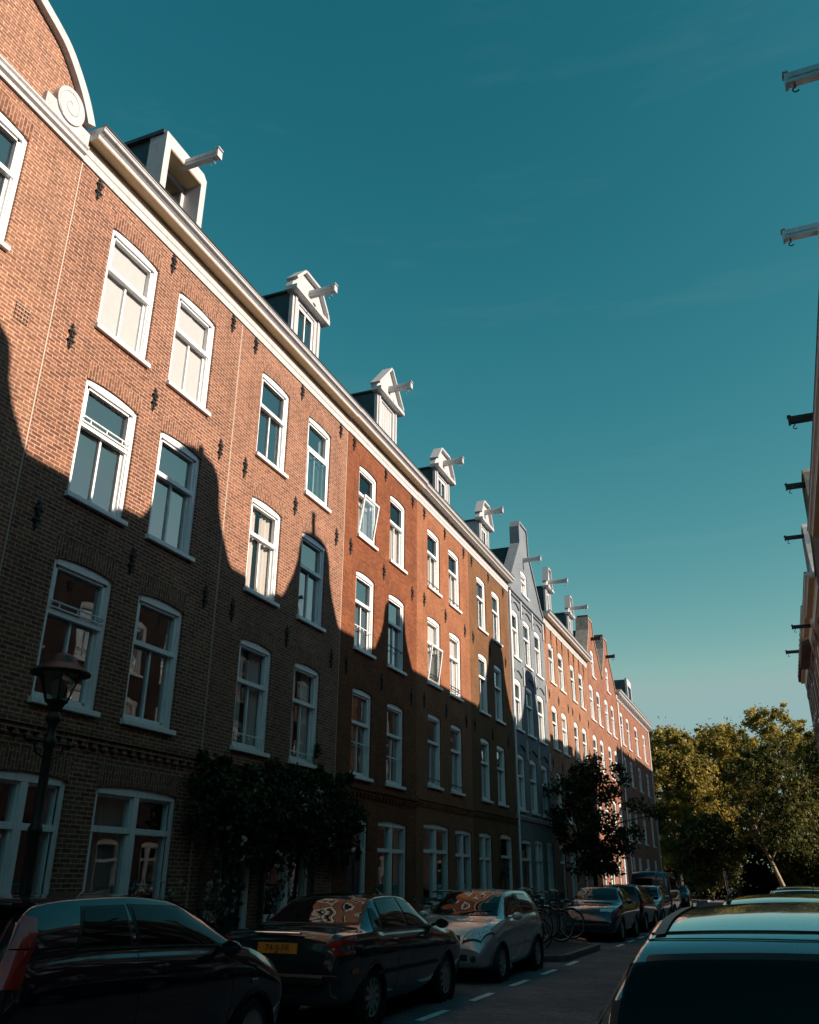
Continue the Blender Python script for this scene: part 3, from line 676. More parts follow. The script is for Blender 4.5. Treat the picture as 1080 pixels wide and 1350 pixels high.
rail(h3, lc(19.8), lc(20.9), 4.75); rail(h3, lc(22.0), lc(23.1), 4.65); rail(h3, lc(19.8), lc(20.9), 7.75); rail(h3, lc(22.0), lc(23.1), 7.72, IRON)
h4, lc, W4 = house('L', 24.14, 29.36, 'smooth salmon coloured brick house beside the deep red one', B_ORA, B_ORAS,
    rows([(25.08, 26.26), (27.17, 28.33)], RO, ['lower', 'lower', 'full', 'full', None, 'drapes'])+[(24.7, 26.88, .16, 3.12, .05, 'doubledoor', None, {}), (27.47, 29.13, .5, 3.08, .05, 'double', None, {})], group=GL)
cornice(h4, W4, 13.08, [(x*.88, z*.97) for x, z in CORN], g0=-.02); roof(h4, W4); anchors(h4, [lc(24.75), lc(26.75), lc(28.8)], [12.85, 9.85, 6.65]); string_course(h4, W4, 3.68, B_ORA)
dormer(h4, lc(26.95), 'flat', w=1.5, zs=15.3, zt=16.1, x=-.12, bx=.80, bz=15.72)
for a, b in ((25.14, 26.2), (27.23, 28.27)): rail(h4, lc(a), lc(b), 10.62, IRON); rail(h4, lc(a), lc(b), 7.5, IRON, n=2); rail(h4, lc(a), lc(b), 4.4, IRON)
h5, lc, W5 = house('L', 29.36, 34.78, 'smooth ochre brown painted house beside the pale grey gable house', B_BRO, B_BRO,
    rows([(30.38, 31.5), (32.38, 33.5)], RO, [None, None, None, 'left', None, None], rise=.07, arch=None)+[(29.93, 31.4, .3, 3.1, .06, 'double', None, dict(arch=None)), (32.5, 34.05, .16, 3.15, .06, 'door', None, dict(arch=None))], group=GL)
cornice(h5, W5, 13.08, [(x*.88, z*.97) for x, z in CORN]); roof(h5, W5); anchors(h5, [lc(29.75), lc(31.9), lc(34.0)], [12.85, 9.85, 6.65]); string_course(h5, W5, 3.72, B_BRO)
dormer(h5, lc(32.0), 'flat', w=1.25, zs=15.25, zt=16.1, x=-.12, bx=.83, bz=15.75, cheek=WHITE)
gc = 37.9
gp = [(34.78, 13.62), (35.3, 13.95), (35.45, 14.15), (37.1, 16.15), (37.12, 17.05), (37.25, 17.3), (38.45, 17.3), (38.58, 17.05), (38.6, 16.15), (40.45, 14.15), (40.6, 13.95), (41.1, 13.62)]
h6, lc, W6 = house('L', 34.78, 41.1, 'pale grey painted house with a pointed stepped gable', B_GRY, B_GRY,
    rows([(35.28, 36.42), (37.2, 38.42), (39.2, 40.42)], [(10.45, 12.55), (7.4, 9.5), (4.2, 6.38)], ['lower', None, 'lower', 'half', None, 'lower'], rise=.09, arch=None)+[(37.2, 38.3, 13.78, 14.95, .1, 'sash', 'full', dict(arch=None)), (35.4, 36.95, .16, 3.1, .08, 'door', None, dict(arch=None)), (37.45, 38.85, .5, 3.15, .08, 'double', None, dict(arch=None)), (39.5, 40.7, .5, 3.15, .08, 'double', None, dict(arch=None))], top=gp, group=GL)
coping(h6, [(lc(y), z) for y, z in gp], t=.09, mat=B_GRY, lip=.06); gable_roof(h6, [(lc(y), z) for y, z in [(34.8, 13.6), (37.8, 16.45), (41.08, 13.6)]], drop=.1)
mb = MB(); mb.sweepy([(0, 13.15), (.06, 13.15), (.06, 13.22), (.14, 13.26), (.14, 13.32), (0, 13.34)], .02, W6-.02); mb.build('grey_moulding', B_GRY, h6)
mb = MB()
for y in (35.0, 36.8, 38.8, 40.85):
    for z in (9.75, 12.78, 6.6): mb.bbox(-.01, lc(y)-.05, z-.35, .07, lc(y)+.05, z+.45, .01)
mb.build('pilaster_strip', WHITE, h6); string_course(h6, W6, 3.86, WHITE, True)
for y0, y1 in ((35.28, 36.42), (37.2, 38.42), (39.2, 40.42)):
    for zt in (12.55, 9.5, 6.38):
        mb = MB()
        a, b = lc(y0)-.08, lc(y1)+.08; n = 10; lo = [(a+(b-a)*i/n, zt+.17+.2*(1-(2*i/n-1)**2)) for i in range(n+1)]
        mb.prism(lo+[(y, z+.09) for y, z in lo[::-1]], -.01, .06); mb.build('hood_moulding', B_GRY, h6)
beam(h6, lc(37.75), 15.55, -.1, .86)
h7, lc, W7 = house('L', 41.1, 46.4, 'peach brick house with a tall narrow white dormer beside the grey gable', B_PEA, B_PEA,
    rows([(42.0, 43.2), (44.1, 45.4)], [(10.68, 12.66), (7.46, 9.52), (4.2, 6.33)], ['lower', 'lower', None, 'full'], rise=.14)+[(42.0, 43.1, .16, 3.1, .1, 'door', None, {}), (44.0, 45.5, .5, 3.1, .1, 'double', None, {})], group=GL)
cornice(h7, W7, 13.36, brackets=0); roof(h7, W7, 13.8); anchors(h7, [lc(41.6), lc(43.6), lc(45.8)], [9.95, 6.7])
dormer(h7, lc(43.2), 'narrow', w=1.15, zb=13.8, zs=15.8, zt=16.85, x=-.12, bx=1.08, bz=16.15)
h8, lc, W8 = house('L', 46.4, 51.9, 'peach brick house farther along, its dormer before the stone topped gables', B_PEA, B_PEA,
    rows([(47.08, 48.22), (49.25, 50.5)], [(10.68, 12.66), (7.46, 9.52), (4.2, 6.33)], [None, None], rise=.14)+[(47.1, 48.2, .16, 3.1, .1, 'door', None, {}), (49.2, 50.6, .5, 3.1, .1, 'double', None, {})], group=GL)
cornice(h8, W8, 13.36); roof(h8, W8, 13.8); anchors(h8, [lc(46.9), lc(48.75), lc(51.2)], [9.95, 6.7])
dormer(h8, lc(48.5), 'narrow', w=1.15, zb=13.8, zs=15.8, zt=16.85, x=-.12, bx=1.08, bz=16.2)
for hh, ll, ys in ((h7, None, (.35, 1.6, 2.9, 4.1)), (h8, None, (.4, 1.7, 3.1, 4.4))):
    mb = MB()
    for y in ys:
        mb.box(.0, y-.10, 12.95, .06, y+.10, 13.37); mb.box(.0, y-.07, 12.70, .04, y+.07, 12.951); mb.box(.0, y-.04, 12.45, .03, y+.04, 12.701)
    mb.build('brick_corbel', B_PEA, hh)
for k, (Y0, Y1, yc, lab) in enumerate(((51.9, 57.0, 54.15, 'pink brick house with the nearer of two dark capped stone gables'), (57.0, 62.15, 59.3, 'pink brick house with the farther of two dark capped stone gables'))):
    gp = [(Y0, 13.75), (Y0+.35, 14.3), (yc-.75, 16.1), (yc-.6, 16.95), (yc+.6, 16.95), (yc+.75, 16.1), (Y1-.35, 14.3), (Y1, 13.75)]
    hk, lc, Wk = house('L', Y0, Y1, lab, B_PIN, B_PIN,
        rows([(Y0+.45, Y0+1.75), (Y0+2.75, Y0+4.0)], [(10.5, 12.6), (7.6, 9.6), (4.2, 6.3)], ['full', 'lower', None, 'lower'], rise=.16)+[(yc-.5, yc+.55, 13.3, 15.0, .15, 'sash', 'full', {}), (Y0+.5, Y0+1.6, .16, 3.1, .1, 'door', None, {}), (Y0+2.6, Y0+4.3, .5, 3.1, .1, 'double', None, {})], top=gp, group=GL)
    coping(hk, [(lc(y), z) for y, z in gp], t=.12, mat=GREYST, x0=-.75, lip=.05); gable_roof(hk, [(lc(y), z) for y, z in [(Y0+.02, 13.6), (yc, 16.5), (Y1-.02, 13.6)]], drop=.1)
    mb = MB(); mb.box(-.7, lc(yc)-.5, 16.951, .0, lc(yc)+.5, 17.22); mb.build('chimney', B_DRK, hk)
    beam(hk, lc(yc), 15.75, -.1, .62, IRON, hw=.07)
h11, lc, W11 = house('L', 62.15, 78.5, 'long pink brick corner house at the far end of the row, by the big trees', B_PIN, B_PIN,
    rows([(63.5, 64.8), (66.2, 67.6), (70.1, 71.8), (74.6, 76.0)], [(10.5, 12.76), (7.86, 9.66), (4.1, 6.32)], [None, None, 'lower', 'full', 'lower'], rise=.14)+[(63.6, 64.7, .16, 3.1, .1, 'door', None, {}), (66.2, 67.8, .5, 3.1, .1, 'double', None, {}), (70.2, 71.8, .5, 3.1, .1, 'double', None, {}), (74.6, 76, .5, 3.1, .1, 'double', None, {})], group=GL, H=13.9)
cornice(h11, W11, 13.42, brackets=.8); roof(h11, W11, 13.9, rise=1.6); anchors(h11, [lc(65.5), lc(68.8), lc(73.2), lc(77.4)], [9.95, 6.8])
mb = MB(); mb.box(-3.6, lc(69.9), 13.9, -.3, lc(71.9), 16.35); o = mb.build('dormer', ZINC, h11)
mb = MB(); mb.prism([(lc(69.85), 13.95), (lc(70.1), 13.95), (lc(70.1), 15.9), (lc(71.7), 15.9), (lc(71.7), 13.95), (lc(71.95), 13.95), (lc(71.95), 16.45), (lc(69.85), 16.45)], -.36, -.2); mb.build('frame', WHITE, o)
mb = MB(); mb.quad((-.29, lc(70.1), 13.95), (-.29, lc(71.7), 13.95), (-.29, lc(71.7), 15.9), (-.29, lc(70.1), 15.9)); mb.build('pane', PANE, o)
mb = MB(); mb.box(.0, W11-.5, .2, .05, W11-.02, 13.4); mb.build('corner_pilaster', WHITE, h11)
for hh, y in ((h6, .10), (h11, .25)):
    mb = MB(); mb.tube([(.07, y, .1), (.07, y, 13.2)], .045, 8); mb.build('downpipe', WHITE2, hh, smooth=40)

def open_sash(root, y0, y1, z0, z1, tilt):
    """inward sash tipped open at the top"""
    w, h = y1-y0, z1-z0; mb = MB()
    for a in ((0, 0, .05, h), (w-.05, 0, w, h), (.05, 0, w-.05, .06), (.05, h-.05, w-.05, h)): mb.box(-.022, a[0], a[1], .022, a[2], a[3])
    o = mb.build('open_sash', WHITE2, root, loc=(-.045, y0, z0)); o.rotation_euler.y = R(tilt)
    mb = MB(); mb.quad((0, .05, .06), (0, w-.05, .06), (0, w-.05, h-.05), (0, .05, h-.05)); mb.build('pane', PANE, o)
open_sash(h3, 19.86-18.95, 20.84-18.95, 10.36, 11.5, 9); open_sash(h4, 25.18-24.14, 26.15-24.14, 7.36, 8.5, 8); open_sash(h2, 16.84-13.57, 17.88-13.57, 10.34, 11.5, -0.5)

# ------------------------------------------------------------------ right row of houses
def rh(Y0, Y1, label, wm, am, cz, x=None, top=None, cols=2, corn=True, rise=.12, H=None):
    W = Y1-Y0; ops = []
    cw = [(Y0+W*(i+.5)/cols-.6, Y0+W*(i+.5)/cols+.6) for i in range(cols)]
    z3 = cz-3.0
    zr = [(z3+.05, z3+2.1), (z3-2.95, z3-.85), (z3-5.95, z3-3.85)]
    zr = [q for q in zr if q[0] > 3.4]
    ops = rows(cw, zr, ['drapes', None, 'full', None, 'wide', None], rise=rise)
    for i, (a, b) in enumerate(cw): ops.append((a, b, .16 if i == 0 else .7, 2.85, .1, 'door' if i == 0 else 'double', None, {}))
    r, lc, W = house('R', Y0, Y1, label, wm, am, ops, top=top, H=H or cz+.4, group=GR, x=x)
    if corn: cornice(r, W, cz); roof(r, W, cz+.42, rise=1.6, run=3.5)
    anchors(r, [.4, W/2, W-.4], [z3+2.4, z3-.5])
    string_course(r, W, 3.3, am)
    return r, lc, W
def bell_dormer(r, lc, yc, zb, top, wm, s=1.85, cm=None):
    mb = MB(); o_ = [(lc(y), z) for y, z in bell(yc, zb=zb, top=top, wd=s)]; o_ = sorted(o_)
    mb.prism(o_+[(o_[-1][0], zb-.3), (o_[0][0], zb-.3)], -.45, -.02); o = mb.build('bell_gable', wm, r)
    n = len(o_); mb = MB(); z0 = zb
    gr = MB(); p = [(y, z-.3) for y, z in o_ if z-.3 > zb]
    for (a, za), (b, zb2) in zip(p, p[1:]): gr.quad((-.3, a, za), (-.3, b, zb2), (-4.5, b, zb2), (-4.5, a, za))
    gr.build('roof', SLATE, o)
    mb = MB(); yc_ = lc(yc); mb.box(-.05, yc_-.42, zb+.35, -.008, yc_+.42, zb+.35+min(1.0, (top-zb)*.5)); mb.build('shutter', DOORD, o)
    cp = coping(r, o_, t=.09, mat=cm or STONE, x0=-.48, lip=.05); cp.parent = o
    return o
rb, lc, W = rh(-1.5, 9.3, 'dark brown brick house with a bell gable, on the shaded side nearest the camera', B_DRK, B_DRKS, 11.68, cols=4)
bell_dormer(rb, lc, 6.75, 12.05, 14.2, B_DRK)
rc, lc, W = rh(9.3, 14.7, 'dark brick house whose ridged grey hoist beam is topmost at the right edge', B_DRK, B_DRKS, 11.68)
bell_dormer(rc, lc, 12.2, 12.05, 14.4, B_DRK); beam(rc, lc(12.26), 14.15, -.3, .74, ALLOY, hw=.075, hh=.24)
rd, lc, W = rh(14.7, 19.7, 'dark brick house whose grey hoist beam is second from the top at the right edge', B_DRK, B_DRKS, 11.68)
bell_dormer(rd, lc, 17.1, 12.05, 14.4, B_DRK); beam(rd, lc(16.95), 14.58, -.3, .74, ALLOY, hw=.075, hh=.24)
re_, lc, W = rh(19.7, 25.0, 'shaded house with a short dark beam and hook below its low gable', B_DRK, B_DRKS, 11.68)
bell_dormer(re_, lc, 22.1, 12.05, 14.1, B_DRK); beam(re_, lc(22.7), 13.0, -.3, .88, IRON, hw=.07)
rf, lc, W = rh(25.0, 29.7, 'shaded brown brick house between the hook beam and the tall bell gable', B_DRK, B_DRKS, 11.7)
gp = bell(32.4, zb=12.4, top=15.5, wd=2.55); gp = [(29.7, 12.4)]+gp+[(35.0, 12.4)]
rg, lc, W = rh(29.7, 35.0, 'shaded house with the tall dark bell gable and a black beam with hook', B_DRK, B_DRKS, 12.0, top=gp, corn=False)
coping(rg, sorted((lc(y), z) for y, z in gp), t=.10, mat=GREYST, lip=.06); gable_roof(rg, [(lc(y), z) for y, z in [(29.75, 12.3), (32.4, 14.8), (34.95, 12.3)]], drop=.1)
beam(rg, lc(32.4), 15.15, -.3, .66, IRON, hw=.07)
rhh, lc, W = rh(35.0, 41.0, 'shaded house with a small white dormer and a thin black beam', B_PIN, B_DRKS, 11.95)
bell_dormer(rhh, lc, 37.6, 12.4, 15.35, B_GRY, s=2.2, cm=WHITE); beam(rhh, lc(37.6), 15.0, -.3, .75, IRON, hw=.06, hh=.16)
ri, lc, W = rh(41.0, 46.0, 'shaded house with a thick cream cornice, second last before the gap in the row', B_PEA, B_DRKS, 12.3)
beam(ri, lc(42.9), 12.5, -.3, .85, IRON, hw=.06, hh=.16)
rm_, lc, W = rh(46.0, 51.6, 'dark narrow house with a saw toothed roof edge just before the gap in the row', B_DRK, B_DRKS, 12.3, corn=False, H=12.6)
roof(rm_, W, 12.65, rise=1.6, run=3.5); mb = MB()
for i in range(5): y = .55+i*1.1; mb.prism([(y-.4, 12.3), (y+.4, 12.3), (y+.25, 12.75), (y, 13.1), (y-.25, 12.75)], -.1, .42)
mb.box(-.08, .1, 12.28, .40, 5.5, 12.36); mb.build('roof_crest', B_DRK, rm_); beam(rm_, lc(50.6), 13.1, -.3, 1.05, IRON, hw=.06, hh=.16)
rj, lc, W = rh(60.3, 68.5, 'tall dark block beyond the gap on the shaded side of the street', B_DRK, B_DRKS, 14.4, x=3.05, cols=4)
mb = MB()
for i in range(7):
    y = .6+i*1.15; mb.prism([(y-.35, 14.88), (y+.35, 14.88), (y, 15.35)], .1, .45)
mb.box(.12, .2, 14.87, .43, 7.9, 14.92); mb.build('roof_crest', B_DRK, rj)
rk, lc, W = rh(68.5, 81.0, 'dark block set back at the far end of the shaded side', B_DRK, B_DRKS, 15.9, x=6.0, cols=5)

hb, lc, W = house('L', -34.0, 3.2, 'unseen long tan brick terrace behind the camera on the sunlit side', B_TAN2, B_TANS, rows([(-30+6*i, -28.7+6*i) for i in range(6)], [RA, RB_, RC], []), group=GL)  # unseen terraces and end block, added to shut off sky behind the camera
cornice(hb, W, 13.03); roof(hb, W)
hr, lc, W = rh(-34.0, -1.5, 'unseen long dark brick terrace behind the camera on the shaded side', B_DRK, B_DRKS, 11.9, cols=8)
he = thing('row_house', 'unseen brick houses closing the street far behind the camera', 'house', (-12, -46, 0)); mb = MB(); mb.box(0, -8, 0, 22, 0, 13.5); mb.build('wall', B_TAN2, he); mb = MB(); mb.add([(0, 0, 13.5), (22, 0, 13.5), (22, -4, 16), (0, -4, 16), (0, -8, 13.5), (22, -8, 13.5)], ((0, 1, 2, 3), (3, 2, 5, 4), (0, 3, 4), (1, 5, 2))); mb.build('roof', SLATE, he)
for i in range(5): add_window(he, 2+4*i, 3.2+4*i, 7, 9.2, .05, 'sash', None, None).rotation_euler.z = PI/2

# ------------------------------------------------------------------ ground
def sheet(name, x0, y0, x1, y1, z, m):
    mb = MB(); mb.quad((x0, y0, z), (x1, y0, z), (x1, y1, z), (x0, y1, z)); return struct(mb.build(name, m))
sheet('ground', -1500, -1500, 1500, 1500, -.03, SOIL)
sheet('road', -6.55, -40, 1.2, 84, 0, ASPH)
sheet('cross_street', -40, 84, 40, 90, -.004, ASPH)
def pav(name, poly, z=.12):
    mb = MB(); n = len(poly); mb.cur = 0
    mb.add([(x, y, z) for x, y in poly], (tuple(range(n)),)); mb.cur = 1
    for i in range(n):
        (xa, ya), (xb, yb) = poly[i], poly[(i+1) % n]; mb.quad((xa, ya, -.02), (xb, yb, -.02), (xb, yb, z), (xa, ya, z))
    return struct(mb.build(name, [PAVE, KERB]))
arcp = lambda cx, cy, r, a0, a1, n=6: [(cx+r*math.cos(R(a0+(a1-a0)*i/n)), cy+r*math.sin(R(a0+(a1-a0)*i/n))) for i in range(n+1)]
pav('pavement', [(-18, -40), (-6.55, -40), (-6.55, 19.1)]+[(-6.1, 19.25), (-5.3, 19.85)]+arcp(-5.15, 20.6, .5, -60, 0)+arcp(-5.15, 24.1, .5, 0, 70)+[(-5.5, 25.2), (-6.2, 25.5), (-6.55, 25.7), (-6.55, 84), (-18, 84)])
pav('pavement', [(1.2, -40), (12, -40), (12, 84), (1.2, 84)])
mb = MB()
def kerb(mb, pts):
    n = len(pts); vs = []
    for i in range(n):
        a, b = pts[max(i-1, 0)], pts[min(i+1, n-1)]; l = math.hypot(b[0]-a[0], b[1]-a[1]); nx, ny = -(b[1]-a[1])/l*.13, (b[0]-a[0])/l*.13; x, y = pts[i]
        vs += [(x, y, .05), (x, y, .127), (x+nx, y+ny, .127), (x+nx, y+ny, .05)]
    mb.add(vs, [(4*i+j, 4*i+4+j, 4*i+5+j, 4*i+1+j) for i in range(n-1) for j in range(3)])
kerb(mb, [(-6.555, -40), (-6.555, 19.1), (-6.1, 19.25), (-5.3, 19.85)]+arcp(-5.15, 20.6, .505, -60, 0)+arcp(-5.15, 24.1, .505, 0, 70)+[(-5.5, 25.2), (-6.2, 25.5), (-6.555, 25.7), (-6.555, 84)])
kerb(mb, [(1.195, 84), (1.195, -40)]); struct(mb.build('kerb', KERB))
mb = MB()
for y in [1.0+2.07*i for i in range(10)]+[25.55+1.95*i for i in range(18)]:
    for k in range(5): mb.box(-4.53+rng.normal()*.004, y+k*.2+.006, .0, -4.42+rng.normal()*.004, y+k*.2+.194, .005)
struct(mb.build('road_markings', DASH))

g = np.random.default_rng(5); n = 700; lx = np.where(g.random(n) < .6, -6.4+.5*np.abs(g.normal(size=n))*.6, -6.4+7.4*g.random(n)); ly = 3+60*g.random(n); a = g.random(n)*6.28; q = .018+.022*g.random(n)
v = np.stack([np.stack([lx+q*np.cos(a+k*PI/2)*(1 if k % 2 else .6), ly+q*np.sin(a+k*PI/2)*(1 if k % 2 else .6), .006+.012*g.random(n)], 1) for k in range(4)], 1).reshape(-1, 3)
me = bpy.data.meshes.new('fallen_leaves'); me.from_pydata([tuple(p) for p in v], [], [(4*i, 4*i+1, 4*i+2, 4*i+3) for i in range(n)]); me.materials.append(plain('dry_leaves', (.20, .12, .04), .8, var=.5, vscale=3))
tag(link('fallen_leaves', me), 'dry leaves scattered on the road along the kerb', 'leaves', kind='stuff')

# ------------------------------------------------------------------ cars
def pchip(xs, ys, x):
    xs = np.asarray(xs, float); ys = np.asarray(ys, float); h = np.diff(xs); d = np.diff(ys)/h; m = np.zeros(len(xs))
    for i in range(1, len(xs)-1):
        if d[i-1]*d[i] > 0:
            w1 = 2*h[i]+h[i-1]; w2 = h[i]+2*h[i-1]; m[i] = (w1+w2)/(w1/d[i-1]+w2/d[i])
    m[0], m[-1] = d[0], d[-1]
    k = np.clip(np.searchsorted(xs, x)-1, 0, len(xs)-2); t = (x-xs[k])/h[k]
    return (2*t**3-3*t**2+1)*ys[k]+(t**3-2*t**2+t)*h[k]*m[k]+(-2*t**3+3*t**2)*ys[k+1]+(t**3-t**2)*h[k]*m[k+1]
class Body:
    """lofted car body: rows of (y, zb, wb, wm, zs, ws, zr, wr, zt), rear first"""
    def __init__(s, keys, soft=3):
        s.k = np.array(keys, float); s.y0, s.y1 = s.k[0, 0], s.k[-1, 0]
    def par(s, y): return [float(pchip(s.k[:, 0], s.k[:, i], min(max(y, s.y0), s.y1))) for i in range(1, 9)]
    def sec(s, y):
        zb, wb, wm, zs, ws, zr, wr, zt = s.par(y)
        zm = zb+(zs-zb)*.55
        L = lambda a, b, t: (a[0]+(b[0]-a[0])*t, a[1]+(b[1]-a[1])*t)
        B1, B2, M, S_, R_ = (wb*.9, zb), (wb, zb+.05), (wm, zm), (ws, zs), (wr, zr)
        hi = min(1.0, max(0.0, (zr-zs)/.3)); O = lambda p, d: (p[0]+d*hi, p[1])
        P = [(0, zb), B1, B2, L(B2, M, .5), M, (wm-.002, zs-.105*min(1, (zs-zb)/.6)), (min(ws-.006, wm-.072*hi-.01), zs), L(S_, R_, .07), O(L(S_, R_, .5), .030), O(L(S_, R_, .94), .010), R_]
        P += [(wr*v, zt-(zt-zr)*v*v) for v in (.93, .75, .5, .25, 0)]
        for _ in range(2):
            Q = [P[0]]
            for a, b in zip(P, P[1:]): Q += [L(a, b, .25), L(a, b, .75)]
            P = Q+[P[-1]]
        return P
    def side(s, y, z):
        P = s.sec(y); wr = s.par(y)[6]
        lo = [(p[1], p[0]) for p in P[8:] if p[0] >= wr*.97]
        zz = np.maximum.accumulate([p[0] for p in lo])
        return float(np.interp(z, zz, [p[1] for p in lo]))
    def topz(s, y, x):
        zb, wb, wm, zs, ws, zr, wr, zt = s.par(y)
        if abs(x) < .88*wr: return zt-(zt-zr)*(x/wr)**2
        xs, zs_ = [], []
        for p in s.sec(y)[::-1]:
            if xs and p[0] < xs[-1]: break
            xs.append(p[0]); zs_.append(p[1])
        return float(np.interp(abs(x), xs, zs_))
    def norm(s, fn, a, b, e=.01):
        p = Vector(fn(a, b)); u = Vector(fn(a+e, b))-p; v = Vector(fn(a, b+e))-p; n = u.cross(v); return p, n.normalized() if n.length > 0 else Vector((0, 0, 1))
    def side_patch(s, mb, q, sgn, off=.006, n=10, m=6):
        """q: four (y, z) corners a b c d; laid on the flank"""
        vs = []
        for i in range(n+1):
            for j in range(m+1):
                u, v = i/n, j/m
                y = (q[0][0]*(1-u)+q[1][0]*u)*(1-v)+(q[3][0]*(1-u)+q[2][0]*u)*v; z = (q[0][1]*(1-u)+q[1][1]*u)*(1-v)+(q[3][1]*(1-u)+q[2][1]*u)*v
                fn = lambda a, b: (s.side(a, b), a, b)
                p, nn = s.norm(fn, y, z)
                if nn.x < 0: nn = -nn
                p = p+nn*off; vs.append((p.x*sgn, p.y, p.z))
        mb.add(vs, [(i*(m+1)+j, (i+1)*(m+1)+j, (i+1)*(m+1)+j+1, i*(m+1)+j+1) for i in range(n) for j in range(m)])
    def top_patch(s, mb, ya, yb, xa, xb, off=.006, n=10, m=14, ca=0.0, cb=0.0):
        """between stations ya and yb; xa, xb half widths there; ca, cb bow the ends"""
        vs = []
        for i in range(n+1):
            for j in range(m+1):
                v = 2*j/m-1; u = i/n; y0 = ya+ca*v*v; y1 = yb+cb*v*v; y = y0+(y1-y0)*u; x = (xa+(xb-xa)*u)*v
                p, nn = s.norm(lambda a, b: (b, a, s.topz(a, b)), y, x)
                if nn.z < 0: nn = -nn
                vs.append(p+nn*off)
        mb.add(vs, [(i*(m+1)+j, (i+1)*(m+1)+j, (i+1)*(m+1)+j+1, i*(m+1)+j+1) for i in range(n) for j in range(m)])
    def corner_patch(s, mb, q, sgn, off=.010, n=8):
        """q: four (x, y) corners laid on the upper surface"""
        vs = []
        for i in range(n+1):
            for j in range(n+1):
                u, v = i/n, j/n
                x = (q[0][0]*(1-u)+q[1][0]*u)*(1-v)+(q[3][0]*(1-u)+q[2][0]*u)*v; y = (q[0][1]*(1-u)+q[1][1]*u)*(1-v)+(q[3][1]*(1-u)+q[2][1]*u)*v
                p, nn = s.norm(lambda a, b: (b, a, s.topz(a, b)), y, x, .006)
                if nn.z < 0: nn = -nn
                p = p+nn*off; vs.append((p.x*sgn, p.y, p.z))
        mb.add(vs, [(i*(n+1)+j, (i+1)*(n+1)+j, (i+1)*(n+1)+j+1, i*(n+1)+j+1) for i in range(n) for j in range(n)])
    def mesh(s, wheels, rw, dy=.03):
        mb = MB(); ys = list(np.arange(s.y0, s.y1, dy))+[s.y1]; S_ = [s.sec(y) for y in ys]; n = len(S_[0])
        for sg in (1, -1):
            vs = [(x*sg, y, z) for y, P in zip(ys, S_) for x, z in P]; fs = []
            for i in range(len(ys)-1):
                for j in range(n-1):
                    idx = (i*n+j, (i+1)*n+j, (i+1)*n+j+1, i*n+j+1)
                    cy = (ys[i]+ys[i+1])/2; cz = sum(vs[q][2] for q in idx)/4
                    if any((cy-w)**2+(cz-rw)**2 < (rw+.055)**2 for w in wheels) and j < n//2: continue
                    fs.append(idx if sg > 0 else idx[::-1])
            mb.add(vs, fs)
            for i in (0, len(ys)-1):
                P = S_[i]; mb.add([(x*sg, ys[i], z) for x, z in P], (tuple(range(n)),))
        return mb
WHEELS = {}
def wheel_parts(r, w, spokes, kind):
    k = (round(r, 3), round(w, 3), spokes, kind)
    if k in WHEELS: return WHEELS[k]
    t = MB(); rr = r*.66
    t.lathe([(rr, -w/2), (r-.03, -w/2), (r-.008, -w/2+.02), (r, -w/2+.045), (r, w/2-.045), (r-.008, w/2-.02), (r-.03, w/2), (rr, w/2), (rr-.005, w/2-.02), (rr-.005, -w/2+.02)], (0, 0, 0), 'x', 40); t.f = t.f[:-2]; t.m = t.m[:-2]
    d = MB()
    d.lathe([(.001, w/2-.07), (rr-.02, w/2-.06), (rr-.01, w/2-.005), (rr, w/2+.001), (rr+.004, w/2-.01), (rr-.003, w/2-.04)], (0, 0, 0), 'x', 40)
    d.lathe([(.06, w/2-.06), (.055, w/2-.01), (.03, w/2+.0), (.001, w/2+.0)], (0, 0, 0), 'x', 20)
    for i in range(spokes):
        a = 2*PI*i/spokes; tw = .35 if kind == 'fan' else 0; wd = (.020, .030) if kind == 'fan' else (.030, .022)
        vs = []
        for q, (rad, ww) in enumerate(((.045, wd[0]), (rr-.015, wd[1]))):
            b = a+tw*q
            for sx in (-1, 1):
                for h in (-.05, -.008 if q else .0): vs.append((w/2+h, rad*math.cos(b)-sx*ww*math.sin(b), rad*math.sin(b)+sx*ww*math.cos(b)))
        d.add(vs, ((0, 1, 3, 2), (4, 6, 7, 5), (0, 4, 5, 1), (2, 3, 7, 6), (1, 5, 7, 3), (0, 2, 6, 4)))
    WHEELS[k] = (t.mesh('wheel', TYRE, 40), d.mesh('rim', ALLOY, 40)); return WHEELS[k]
def text_mesh(name, txt, size, mat):
    cu = bpy.data.curves.new(name, 'FONT'); cu.body = txt; cu.size = size; cu.align_x = 'CENTER'; cu.align_y = 'CENTER'; cu.extrude = .001
    o = bpy.data.objects.new(name, cu); C.objects.link(o); dg = bpy.context.evaluated_depsgraph_get()
    me = bpy.data.meshes.new_from_object(o.evaluated_get(dg)); bpy.data.objects.remove(o); me.materials.clear(); me.materials.append(mat); return me
